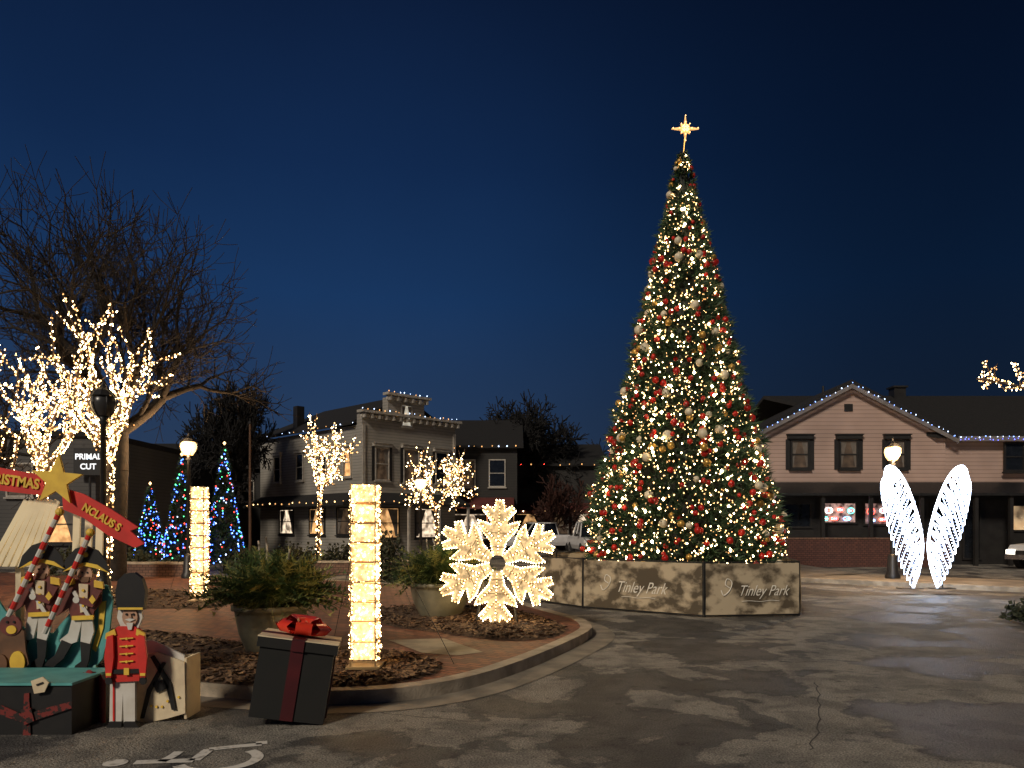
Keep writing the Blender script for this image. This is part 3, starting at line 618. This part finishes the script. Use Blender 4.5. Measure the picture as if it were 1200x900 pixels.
# grey sided corner building
t=thing('corner_building','grey sided corner building with a bracketed false front','building',(-8.2,42,0),PI/4); LW,LD,HH=6.7,11.7,7.2
mb=MB(wm(t)); mb.box((LW/2,LD/2,HH/2),(LW,LD,HH)); mb.box((LW/2,.25,HH+.3),(LW,.5,.6)); mb.box((LW*.45,.25,HH+1.0),(2.6,.5,1.4)); mb.build('wall',m_grey,t)
mb=MB(wm(t))
mb.plate([(-.35,-.0+.55,HH),(-.35,LD+.3,HH),(LW/2,LD*.8,HH+1.9),(LW/2,.55,HH+1.9)],(0,0,.15)); mb.plate([(LW+.3,.55,HH),(LW+.3,LD+.3,HH),(LW/2,LD*.8,HH+1.9),(LW/2,.55,HH+1.9)],(0,0,.15))
rf=mb.build('roof',m_roof,t); MB(wm(t)).box((.8,LD*.7,HH+1.2),(.5,.5,1.5)).build('chimney',m_dark,rf)
def cornice(x0,x1,z):
    mb=MB(wm(t)); mb.box(((x0+x1)/2,-.12,z+.1),(x1-x0+.5,.5,.14),0); mb.box(((x0+x1)/2,-.06,z-.12),(x1-x0+.2,.18,.16),0)
    n_=int((x1-x0)/.45)
    for i in range(n_+1): mb.box((x0+(x1-x0)*i/n_,-.18,z-.12),(.12,.3,.26),0)
    mb.build('cornice',m_trim,t); bulbs_line(t,[(x0-.2,-.4,z+.22),(x1+.2,-.4,z+.22)],.34,.036,[m_cool2,m_b3])
cornice(0,LW,HH+.6); cornice(LW*.45-1.3,LW*.45+1.3,HH+1.75)
for x in(.09,LW-.09): MB(wm(t)).box((x,-.03,HH/2+1.8),(.18,.06,HH-3.6)).build('corner_board',m_trim,t)
win(t,'F',LW*.45,HH+.75,.75,1.2,m_trim,glow('pale lit room',(.9,.85,.7),.5,.5,3)); win(t,'F',1.3,5.1,.9,1.8,m_trim,m_litd,True,m_trim,m_dark); win(t,'F',LW*.5,5.1,1.1,1.9,m_trim,m_litd,True,m_trim,m_dark); win(t,'F',5.6,5.1,.9,1.8,m_trim,m_glass,True,m_trim,m_dark)
for u,pm in((1.4,m_lit),(4,m_glass),(6.6,m_glass),(9.4,m_glass)): win(t,'L',u,5.2,.8,1.6,m_trim,pm,True,m_trim)
for u,pm in((1.6,m_litd),(4.6,m_lit),(8.2,m_litw)): win(t,'L',u,1.9,1.7,1.5,m_dark,pm,True)
for u,pm in((1.5,m_lit),(4.6,m_litw)): win(t,'F',u,1.8,1.9,1.7,m_dark,pm,True)
mb=MB(wm(t)); mb.plate([(0,-1.4,2.9),(0,0,3.5),(0,0,3.3),(0,-1.4,2.75)],(LW,0,0)); mb.build('porch_roof',m_roof,t)
for x in(.1,2.2,4.4,6.6): MB(wm(t)).box((x,-1.3,1.4),(.13,.13,2.8)).build('post',m_trim,t)
mb=MB(wm(t)); mb.plate([(-1.2,0,2.9),(0,0,3.5),(0,0,3.3),(-1.2,0,2.75)],(0,LD,0)); mb.build('pent_roof',m_roof,t)
bulbs_line(t,[(0,-1.45,2.95),(LW,-1.45,2.95)],.5,.04,[m_b1,m_b2,m_b3]); bulbs_line(t,[(-1.25,0,2.95),(-1.25,LD,2.95)],.7,.045,[m_b2,m_b3])
bulbs_line(t,[(-.4,.5,HH+.1),(-.4,LD,HH+.1)],.8,.035,[m_cool2,m_b3])
aw_m=mat('maroon canvas',(.12,.03,.025),sc=3)
def row(name,label,px0,px1,Y,topy,wallm,roofh,ww,lights=None,aw=None,rz=0,depth=9):
    x0=W(px0,617,Y).x; x1=W(px1,617,Y).x; H=W(px0,topy,Y).z; t=thing(name,label,'building',(x0,Y,0),rz); w_=x1-x0
    MB(wm(t)).box((w_/2,depth/2,H/2),(w_,depth,H)).build('wall',wallm,t)
    mb=MB(wm(t))
    if roofh:
        mb.plate([(-.4,-.4,H-.1),(w_+.4,-.4,H-.1),(w_+.4,depth/2,H+roofh),(-.4,depth/2,H+roofh)],(0,0,.14)); mb.plate([(-.4,depth+.4,H-.1),(w_+.4,depth+.4,H-.1),(w_+.4,depth/2,H+roofh),(-.4,depth/2,H+roofh)],(0,0,.14))
        for x in(.02,w_-.12): mb.plate([(x,0,H),(x,depth,H),(x,depth/2,H+roofh-.1)],(.1,0,0))
    else: mb.box((w_/2,depth/2,H+.12),(w_+.3,depth+.3,.24))
    mb.build('roof',m_roof,t)
    for (f,z,a,b,pm) in ww: win(t,'F',w_*f,z,a,b,m_trim if pm is not m_lit else m_dark,pm)
    if lights: bulbs_line(t,[(-.3,-.5,H+.0),(w_+.3,-.5,H+.0)],lights[0],lights[1],lights[2])
    if aw: MB(wm(t)).plate([(.2,-1.2,aw-.3),(.2,0,aw+.25),(.2,0,aw+.1),(.2,-1.2,aw-.5)],(w_-.4,0,0)).build('awning',aw_m,t); bulbs_line(t,[(.2,-1.25,aw-.35),(w_-.2,-1.25,aw-.35)],.6,.05,[m_b1,m_b2,m_b3],'awning_lights')
    return t
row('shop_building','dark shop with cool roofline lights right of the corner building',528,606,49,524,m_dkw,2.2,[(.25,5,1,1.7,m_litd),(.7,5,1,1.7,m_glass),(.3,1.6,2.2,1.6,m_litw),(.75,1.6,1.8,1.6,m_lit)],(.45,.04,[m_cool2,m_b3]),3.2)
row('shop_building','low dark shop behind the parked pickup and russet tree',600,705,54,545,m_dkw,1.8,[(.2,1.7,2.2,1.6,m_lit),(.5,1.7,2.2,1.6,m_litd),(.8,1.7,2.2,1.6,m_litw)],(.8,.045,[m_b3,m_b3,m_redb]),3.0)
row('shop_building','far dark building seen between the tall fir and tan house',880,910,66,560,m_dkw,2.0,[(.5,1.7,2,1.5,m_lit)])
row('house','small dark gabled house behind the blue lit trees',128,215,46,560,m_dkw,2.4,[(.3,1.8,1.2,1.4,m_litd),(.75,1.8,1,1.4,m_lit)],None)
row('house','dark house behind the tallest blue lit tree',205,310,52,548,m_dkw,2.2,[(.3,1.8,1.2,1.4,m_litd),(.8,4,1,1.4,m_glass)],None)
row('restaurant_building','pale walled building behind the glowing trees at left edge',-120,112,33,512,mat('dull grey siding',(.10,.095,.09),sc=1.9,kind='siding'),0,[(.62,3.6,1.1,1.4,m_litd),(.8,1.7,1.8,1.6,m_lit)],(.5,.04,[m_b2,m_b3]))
a_=W(104,541,32.6); sg=thing('shop_sign','dark shop sign with white lettering near the lit lamp','sign',a_+V(0,0,0)); MB().box(a_,(1.25,.08,1.15)).build('board',m_dark,sg)
MB().tube(V(a_.x,a_.y+.1,0),a_+V(0,.1,-.5),.05,.05,6).build('post',m_dark,sg)
m_lt=glow('sign letters',(.9,.95,1),.9)
text('PRIMAL',.34,m_lt,sg,Matrix.Translation(a_+V(0,-.05,.2)),bold=.008); text('CUT',.34,m_lt,sg,Matrix.Translation(a_+V(0,-.05,-.22)),bold=.008)
b=gb(293,35); H=W(293,497,35).z; t=thing('utility_pole','tall thin wooden pole left of the corner building','pole',b); MB().tube(b,b+V(0,0,H),.07,.05,8).build('post',mat('pole timber',(.10,.05,.025),sc=8),t); MB().lathe([(.001,0),(.08,.02),(.06,.12),(.001,.16)],b+V(0,0,H),8).build('cap',m_dark,t)
mb=MB()
for i in range(900):
    x=-120+240*R(); h=U(3,7.5)+1.5*math.sin(x*.2); y=100+U(-6,6); 
    for k in range(3):
        a0=V(x+U(-1,1),y,0); mb.add([a0+V(-U(.3,1),0,0),a0+V(U(.3,1),0,0),a0+V(U(-1,1),0,h*U(.6,1.1))],[(0,1,2)])
struct(mb.build('far_woods',m_core),'dark distant line of trees beyond the town','woods','stuff')
# ---------- cars
m_redm=mat('red lens',(.2,.01,.01),rough=.3)
def car(label,loc,rz,kind='suv',lights=False,cat='car',nm='parked_car',paint=None):
    paint=paint or m_wcar
    t=thing(nm,label,cat,loc,rz); M=wm(t); L=5.6 if kind=='pickup' else 4.7; h=1.05 if kind=='pickup' else .98; top=1.85 if kind=='pickup' else 1.68; w_=.97; zb=.38
    st=[(-L/2,.82,h*.92),(-L/2+.12,.95,h),(-L*.2,w_,h+.02),(L*.14,w_,h+.02),(L*.2,w_,h),(L/2-.25,.93,h*.93),(L/2-.06,.86,h*.80),(L/2,.80,h*.66)]
    vs=[];fs=[]
    for x,hw,zt in st:
        for (a,z) in((-hw*.92,zb),(-hw,zb+.22),(-hw,zt-.15),(-hw*.94,zt),(hw*.94,zt),(hw,zt-.15),(hw,zb+.22),(hw*.92,zb)): vs.append((x,a,z))
    for i in range(len(st)-1):
        for j in range(8): fs.append((i*8+j,i*8+(j+1)%8,(i+1)*8+(j+1)%8,(i+1)*8+j))
    fs+=[tuple(range(8)),tuple(len(st)*8-8+j for j in range(8))[::-1]]
    MB(M).add(vs,fs).build('body',paint,t)
    x0,x1,x2,x3=(-.9,-.75,.75,1.35) if kind=='pickup' else(-2.15,-1.8,.45,1.15)
    def ring(z,i,a,b): return [(a,-w_*.93+i,z),(b,-w_*.93+i,z),(b,w_*.93-i,z),(a,w_*.93-i,z)]
    q=ring(h,0,x0,x3)+ring(top-.06,.18,x1,x2)
    MB(M).add(q,[(0,1,5,4),(1,2,6,5),(2,3,7,6),(3,0,4,7),(4,5,6,7)]).build('window',m_glass,t)
    MB(M).box(((x1+x2)/2,0,top-.02),(x2-x1+.12,1.48,.08)).build('roof',paint,t)
    for s_ in(-1,1):
        for (a,b) in((x0,x1),(x3,x2),((x0+x3)/2-.1,(x1+x2)/2)): MB(M).tube((a,s_*w_*.93,h),(b,s_*(w_*.93-.18),top-.05),.045,.04,5).build('pillar',paint,t)
    if kind=='pickup': MB(M).box((-L/2+.95,0,h+.05),(1.7,1.6,.06)).build('bed_cover',m_dark,t)
    for sx in(-L*.31,L*.31):
        for s_ in(-1,1):
            o=MB(M).tube((sx,s_*.72,.36),(sx,s_*.99,.36),.37,.37,18).build('wheel',m_rub,t); MB(M).tube((sx,s_*.985,.36),(sx,s_*1.0,.36),.22,.2,10).build('rim',m_chrome,o)
    for s_ in(-1,1):
        MB(M).box((L/2-.05,s_*.66,h*.66),(.16,.34,.16)).build('headlight',m_head if lights else m_chrome,t); MB(M).box((-L/2-.0,s_*.78,h*.75),(.06,.14,.3)).build('tail_light',m_tail if lights else m_redm,t)
    MB(M).box((L/2-.0,0,h*.60),(.08,.9,.24)).build('grille',m_black,t); MB(M).box((L/2+.0,0,.46),(.14,1.7,.18)).build('bumper',m_chrome,t)
    for s_ in(-1,1): MB(M).box((x3-.15,s_*1.05,h+.1),(.12,.2,.14)).build('mirror',m_black,t)
    return t
car('white pickup truck parked between the snowflake and the tall fir',(gb(634,50).x,50,0),math.radians(196),'pickup',False,'pickup truck','parked_pickup')
car('white truck with lit headlights half hidden behind the fir',(gb(694,42).x,42,0),math.radians(-85),'pickup',True,'pickup truck','parked_pickup')
car('white car seen just right of the tall fir',(gb(903,44).x,44,0),math.radians(-80),'suv',False)
car('white car with lit headlights cut off by the right edge',(gb(1258,29).x,29,0),math.radians(198),'suv',True)
# ---------- foreground display
m_teal=mat('teal paint',(.12,.42,.40),(.08,.32,.31),sc=5,rough=.5); m_bred=mat('banner red paint',(.72,.035,.025),(.58,.03,.02),sc=6,rough=.5); m_yel=mat('yellow paint',(.9,.60,.07),(.78,.50,.06),sc=8,rough=.5)
m_crm=mat('cream paint',(.78,.66,.44),(.66,.54,.36),sc=8,rough=.6); m_blk=mat('black paint',(.008,.008,.008),(.012,.011,.010),sc=8,rough=.5); m_coat=mat('maroon brown paint',(.20,.05,.04),(.12,.035,.028),sc=8,rough=.5)
m_skin=mat('painted face',(.58,.34,.22),rough=.6); m_brown=mat('brown paint',(.18,.085,.04),(.12,.06,.03),sc=9,rough=.6); m_ddred=mat('dark red cloth',(.24,.018,.018),(.15,.014,.014),sc=7,rough=.6)
def P(px,Y): return [W(a,b,Y) for a,b in px]
def pl(px,Y,m,parent,name,th=.022): return MB().plate(P(px,Y),(0,th,0)).build(name,m,parent)
def ell(cx,cy,rx,ry,n=16,a0=0): return [(cx+rx*math.cos(a0+2*PI*i/n),cy+ry*math.sin(a0+2*PI*i/n)) for i in range(n)]
DY=6.8
t=thing('sleigh_display','painted teal sleigh cutout on a black box under a red banner','display',(W(40,795,DY).x,6.5,0))
bx0=W(-60,800,5.9).x; bx1=W(84,800,5.9).x
MB().box(((bx0+bx1)/2,6.2,.19),(bx1-bx0,.6,.38)).build('base_box',m_blk,t)
MB().box(((bx0+bx1)/2,6.2,.392),(bx1-bx0+.03,.64,.02)).build('base_edge',m_teal,t)
pl([(-60,690),(-8,694),(6,716),(30,738),(62,742),(84,716),(92,692),(108,683),(126,686),(132,704),(128,740),(120,772),(108,786),(60,795),(-60,800)],DY,m_teal,t,'sleigh_body')
pl([(-60,786),(100,783),(112,779),(112,787),(100,791),(-60,796)],DY-.03,mat('light teal paint',(.22,.52,.48),rough=.5),t,'sleigh_runner')
for q in([(92,700),(100,693),(112,691),(120,696),(114,700),(104,700),(98,706)],[(116,706),(124,704),(121,736),(112,764),(108,760),(115,734)]): pl(q,DY-.012,m_yel,t,'gold_scroll',.012)
o=pl([(-60,541),(0,548),(50,557),(52,581),(0,575),(-60,570)],DY+.02,m_bred,t,'banner')
def tx(s,size,p0,p1,Y,m,parent,**k):
    a=W(*p0,Y);b=W(*p1,Y); ang=math.atan2(b.z-a.z,b.x-a.x); text(s,size,m,parent,Matrix.Translation((a+b)/2)@Matrix.Rotation(-ang,4,'Y'),**k)
tx('CHRISTMAS',.125,(-24,558),(44,568),DY+.01,m_yel,o,bold=.004,sx=.84)
o=pl([(72,571),(98,579),(132,598),(162,618),(152,622),(169,637),(158,642),(126,627),(98,607),(74,597)],DY+.02,m_bred,t,'banner')
tx('NCLAUS S',.098,(88,588),(150,625),DY+.01,m_yel,o,bold=.003,sx=.86)
pts=[]
for i in range(10):
    r_=31 if i%2==0 else 12.5; a_=-PI/2+i*PI/5+.08; pts.append((66+r_*math.cos(a_),563+r_*math.sin(a_)))
o=pl(pts,DY-.04,m_yel,t,'star',.03)
m_slat=glow('cream slats with added glow',(1,.78,.42),.16,.6,5,(.8,.68,.45))  # cream paint with faint emission added in place of light falling on it
for i in range(7): pl([(-16+i*9,664),(-9.5+i*9,664),(33+i*6,588),(28+i*6,585)],DY+.12,m_slat,t,'slat')
for x in(86,100,113): pl([(x,596),(x+8,596),(x+6,662),(x-2,662)],DY+.1,m_slat,t,'slat')
for x in(20,95): MB().box((W(x,700,7.0).x,DY+.24,.75),(.05,.05,1.5)).build('brace',m_crm,t)
def pole(p0,p1,Y,label):
    a=W(*p0,Y);b=W(*p1,Y); mb=MB(); n_=14
    for i in range(n_): mb.tube(a.lerp(b,i/n_),a.lerp(b,(i+1)/n_),.023,.023,8,i%2)
    mb.ball(b,.036,10,8,2); tag(mb.build('striped_pole',[m_white,m_bred,m_yel]),label,'striped pole')
pole((10,722),(70,600),DY-.13,'left red and white striped pole held by a cutout soldier')
pole((52,742),(106,624),DY-.13,'right red and white striped pole held by a cutout soldier')
def soldier(dx,dy,label):
    t=thing('soldier_cutout',label,'soldier cutout',W(85+dx,785+dy,DY-.06),0); Y=DY-.06; s=lambda q:[(a+dx,b+dy) for a,b in q]
    b=pl(s([(84,676),(96,681),(110,680),(119,688),(118,706),(110,716),(108,728),(84,728),(80,712),(66,722),(60,716),(74,696),(78,684)]),Y,m_coat,t,'coat')
    pl(s([(92,684),(103,685),(102,716),(94,718)]),Y-.02,m_crm,b,'waistcoat'); pl(s([(84,694),(88,692),(106,722),(102,724)]),Y-.03,m_white,b,'sash')
    for q in([(76,680),(86,678),(87,684),(75,688)],[(110,680),(120,682),(121,690),(110,688)]): pl(s(q),Y-.025,m_yel,b,'epaulette')
    for k in range(3): pl(s(ell(97,692+k*9,1.6,1.6,8)),Y-.035,m_yel,b,'button')
    pl(s([(84,722),(109,721),(109,726),(84,727)]),Y-.033,m_yel,b,'belt')
    pl(s(ell(99,673,9,10)),Y-.005,m_skin,t,'face'); pl(s([(93,676),(105,676),(103,682),(95,682)]),Y-.015,m_brown,t,'beard')
    for k in(96,102): pl(s(ell(k,671,1.2,1.2,6)),Y-.012,m_blk,t,'eye')
    h=pl(s([(72,670),(77,655),(88,643),(100,639),(114,645),(123,656),(128,671),(113,664),(98,661),(85,664)]),Y-.02,m_blk,t,'hat'); pl(s([(73,670),(86,662),(100,659),(114,662),(127,671),(112,666),(98,663),(86,666)]),Y-.03,m_yel,h,'hat_trim'); pl(s(ell(100,650,3,3,8)),Y-.03,m_yel,h,'cockade')
    pl(s([(84,726),(96,727),(90,752),(74,758),(70,750),(80,742)]),Y-.004,m_white,t,'trousers'); pl(s([(96,727),(108,726),(110,740),(104,758),(94,756)]),Y-.006,m_white,t,'trousers')
    pl(s([(72,750),(84,755),(74,772),(62,782),(52,780),(56,774),(64,768)]),Y-.012,m_blk,t,'boot'); pl(s([(94,752),(106,755),(104,774),(100,786),(86,786),(88,780),(95,775)]),Y-.014,m_blk,t,'boot')
    pl(s([(110,690),(119,692),(108,712),(90,706),(91,700),(104,702)]),Y-.045,m_coat,t,'sleeve'); pl(s([(108,697),(112,703),(108,708),(104,703)]),Y-.055,m_yel,t,'cuff',.01); pl(s(ell(89,703,4,4,10)),Y-.05,m_white,t,'glove')
soldier(0,0,'right cutout soldier in bicorne hat, beside the red jacketed one'); soldier(-51,-4,'left cutout soldier in bicorne hat on the teal sleigh')
t=thing('toy_cutout','brown seated toy figure cutout with a yellow muzzle at left edge','cutout',W(12,785,DY-.1)); Y=DY-.13
pl([(-6,742),(2,732),(16,730),(28,740),(30,762),(34,778),(22,790),(-8,790),(-12,765)],Y,m_brown,t,'body'); pl(ell(12,733,13,12),Y-.01,m_coat,t,'head'); pl(ell(13,738,6,5),Y-.02,m_yel,t,'muzzle'); pl(ell(20,776,9,13),Y-.02,m_yel,t,'leg'); pl(ell(1,778,7,11),Y-.02,m_brown,t,'leg')
for k in(8,16): pl(ell(k,729,1.5,1.5,6),Y-.02,m_blk,t,'eye')
a_=W(45,803,5.88); t=thing('gift_tag','cream gift tag hanging on the black base box','tag',a_); MB().plate(P([(36,798),(50,793),(57,800),(52,811),(40,813)],5.86),(0,.01,0)).build('card',m_crm,t); MB().plate(P([(42,802),(50,799),(51,801),(43,804)],5.854),(0,.003,0)).build('lettering',m_blk,t)
m_tart=mat('tartan ribbon',(.18,.02,.015),(.02,.01,.008),sc=22,rough=.6,lo=.49,hi=.51)
mb=MB(); mb.plate(P([(28,813),(34,812),(36,866),(26,868)],5.885),(0,.01,0)); mb.plate(P([(0,826),(28,838),(60,828),(84,822),(84,830),(60,838),(30,848),(0,838)],5.88),(0,.008,0)); mb.plate(P([(24,832),(36,830),(40,845),(28,850)],5.865),(0,.02,0)); tag(mb.build('ribbon',m_tart),'dark red tartan ribbon tied round the black base box','ribbon')
mb=MB(); Y=6.28; n_=14; vs=[];fs=[]
for j in range(n_+1):
    f=j/n_
    for k,z in enumerate((0,.33,.66,1)):
        px=82+42*f; top=[806,795,788,785,787,790,796][min(6,int(f*6.99))]; py=853-(853-top)*z
        vs.append(W(px,py,Y+.03*math.sin(f*19)*(1.2-z*.6)))
for j in range(n_):
    for k in range(3): o=j*4+k; fs.append((o,o+4,o+5,o+1))
mb.add(vs,fs); tag(mb.build('cloth_drape',m_ddred,smooth=True),'dark red cloth hanging beside the black base box','cloth')
# nutcracker
t=thing('soldier_cutout','red jacketed soldier cutout in a tall black hat','soldier cutout',G(142,852)); Y=G(142,852).y
pl([(128,852),(129,796),(158,795),(158,852),(145,852),(144,812),(142,852)],Y,m_white,t,'trousers',.03)
for q in([(124,853),(128,846),(142,846),(142,853)],[(145,853),(145,846),(158,846),(163,853)]): pl(q,Y-.02,m_blk,t,'boot',.04)
pl([(132,797),(134,797),(134,845),(132,845)],Y-.01,m_bred,t,'stripe',.008)
j=pl([(129,742),(138,734),(158,734),(167,742),(166,762),(163,798),(125,800),(124,772)],Y-.025,m_bred,t,'jacket',.04)
for q in([(124,742),(134,737),(136,744),(123,749)],[(160,737),(169,742),(170,749),(159,744)]): pl(q,Y-.04,m_yel,j,'epaulette')
for k in range(4):
    pl([(140,748+k*9),(156,747+k*9),(156,748.3+k*9),(140,749.3+k*9)],Y-.045,m_yel,j,'braid',.01)
    pl(ell(148,748.5+k*9,1.6,1.6,8),Y-.05,m_yel,j,'button',.01)
pl([(126,785),(164,784),(164,789),(126,790)],Y-.045,m_blk,j,'belt'); pl([(145,783),(151,783),(151,791),(145,791)],Y-.055,m_yel,j,'buckle',.01)
for sx in(0,1):
    f=(lambda q:q) if sx==0 else (lambda q:[(294-a,b) for a,b in q])
    pl(f([(125,746),(132,744),(133,770),(130,794),(124,794),(122,770)]),Y-.06,m_bred,t,'sleeve'); pl(f([(124,789),(130,789),(130,792),(124,792)]),Y-.07,m_yel,t,'cuff',.01); pl(f(ell(127,798,4,4.5,10)),Y-.065,m_blk,t,'glove')
pl([(139,712),(165,712),(167,724),(162,736),(142,736),(137,724)],Y-.01,m_white,t,'hair'); pl(ell(152,723,9,11),Y-.03,m_skin,t,'face')
for k in(148,156): pl(ell(k,720,1.4,1.4,8),Y-.04,m_blk,t,'eye',.01)
pl([(146,726),(152,724.5),(158,726),(152,728.5)],Y-.042,m_white,t,'moustache',.01); pl([(148,730),(156,730),(154,738),(150,738)],Y-.042,m_white,t,'beard',.01); pl([(151,719),(153,719),(154,724),(150,724)],Y-.045,m_skin,t,'nose',.01)
h=pl([(137,715),(135,694),(138,680),(146,672),(157,671),(166,678),(170,692),(168,715)],Y-.05,m_blk,t,'hat',.05); pl([(138,712),(167,712),(167,714.5),(138,714.5)],Y-.06,m_yel,h,'hat_band',.01)
# cream crate
Y=G(190,846).y; a_=W(190,800,Y); t=thing('cream_crate','open cream crate with black straps right of the red jacketed soldier','crate',(a_.x,Y,0))
pl([(158,850),(160,770),(184,764),(216,776),(217,836),(196,842)],Y,m_crm,t,'panel'); pl([(160,770),(168,752),(178,750),(216,768),(216,776),(184,764)],Y+.03,m_white,t,'panel')
MB().box((a_.x+.0,Y+.28,.26),(.34,.02,.5)).build('panel',m_crm,t); x1=W(216,800,Y).x
MB().box((x1,Y+.16,.27),(.02,.28,.5)).build('panel',m_crm,t)
for q in([(176,770),(180,768),(200,800),(206,832),(201,832),(194,802)],[(190,776),(194,777),(176,812),(168,842),(164,842),(172,808)],[(178,800),(192,796),(198,806),(184,812)]): pl(q,Y-.02,m_blk,t,'strap',.015)
for k in range(7): pl(ell(170+k*6.5,832-k*2+U(-3,3),1.5,1.5,6),Y-.015,m_yel,t,'stud',.01)
# gift box
g0=G(326,853); t=thing('gift_box','leaning black gift box with a red bow on the asphalt','gift box',(g0.x,g0.y+.3,0))
M4=Matrix.Translation((g0.x,g0.y+.30,.02))@Matrix.Rotation(math.radians(9),4,'Y')@Matrix.Rotation(math.radians(10),4,'Z')@Matrix.Rotation(math.radians(-4),4,'X')
k=.58; m_box=mat('black wrapping',(.004,.005,.004),(.006,.006,.005),sc=5,rough=.75); MB(M4).box((0,0,.30),(k,k,.56)).build('box',m_box,t)
MB(M4).box((0,0,.62),(k+.05,k+.05,.08)).box((0,0,.664),(k+.055,k+.055,.008),1).build('lid',[m_box,m_crm],t)
MB(M4).box((0,-k/2-.006,.30),(.10,.012,.56)).box((0,-k/2-.031,.62),(.10,.012,.09)).box((0,0,.672),(.10,k+.07,.008)).box((0,0,.6715),(k+.07,.10,.006)).box((k/2+.006,0,.30),(.012,.10,.56)).build('ribbon',mat('deep red ribbon',(.08,.008,.010),(.055,.006,.008),rough=.4),t)
m_bow=mat('glossy red bow',(.78,.06,.025),(.65,.035,.018),rough=.25)
mb=MB(M4)
for i in range(11):
    a_=i*2*PI/7+.3; sc2=1 if i<7 else .65; zz=0 if i<7 else .04
    d=V(math.cos(a_),math.sin(a_),0); s_=V(-d.y,d.x,0)*.045; pr=[(0,.68),(.08,.77),(.17,.80),(.225,.755),(.18,.70),(.09,.69),(.0,.68)]
    vs=[]
    for r_,z in pr: c_=d*r_*sc2+V(0,0,z-.003+zz); wv=.35+1.1*min(1,r_/.12); vs+=[c_-s_*wv,c_+s_*wv]
    mb.add(vs,[(2*i,2*i+1,2*i+3,2*i+2) for i in range(6)])
mb.ball((0,0,.76),.04,10,8); mb.build('bow',m_bow,t,True)
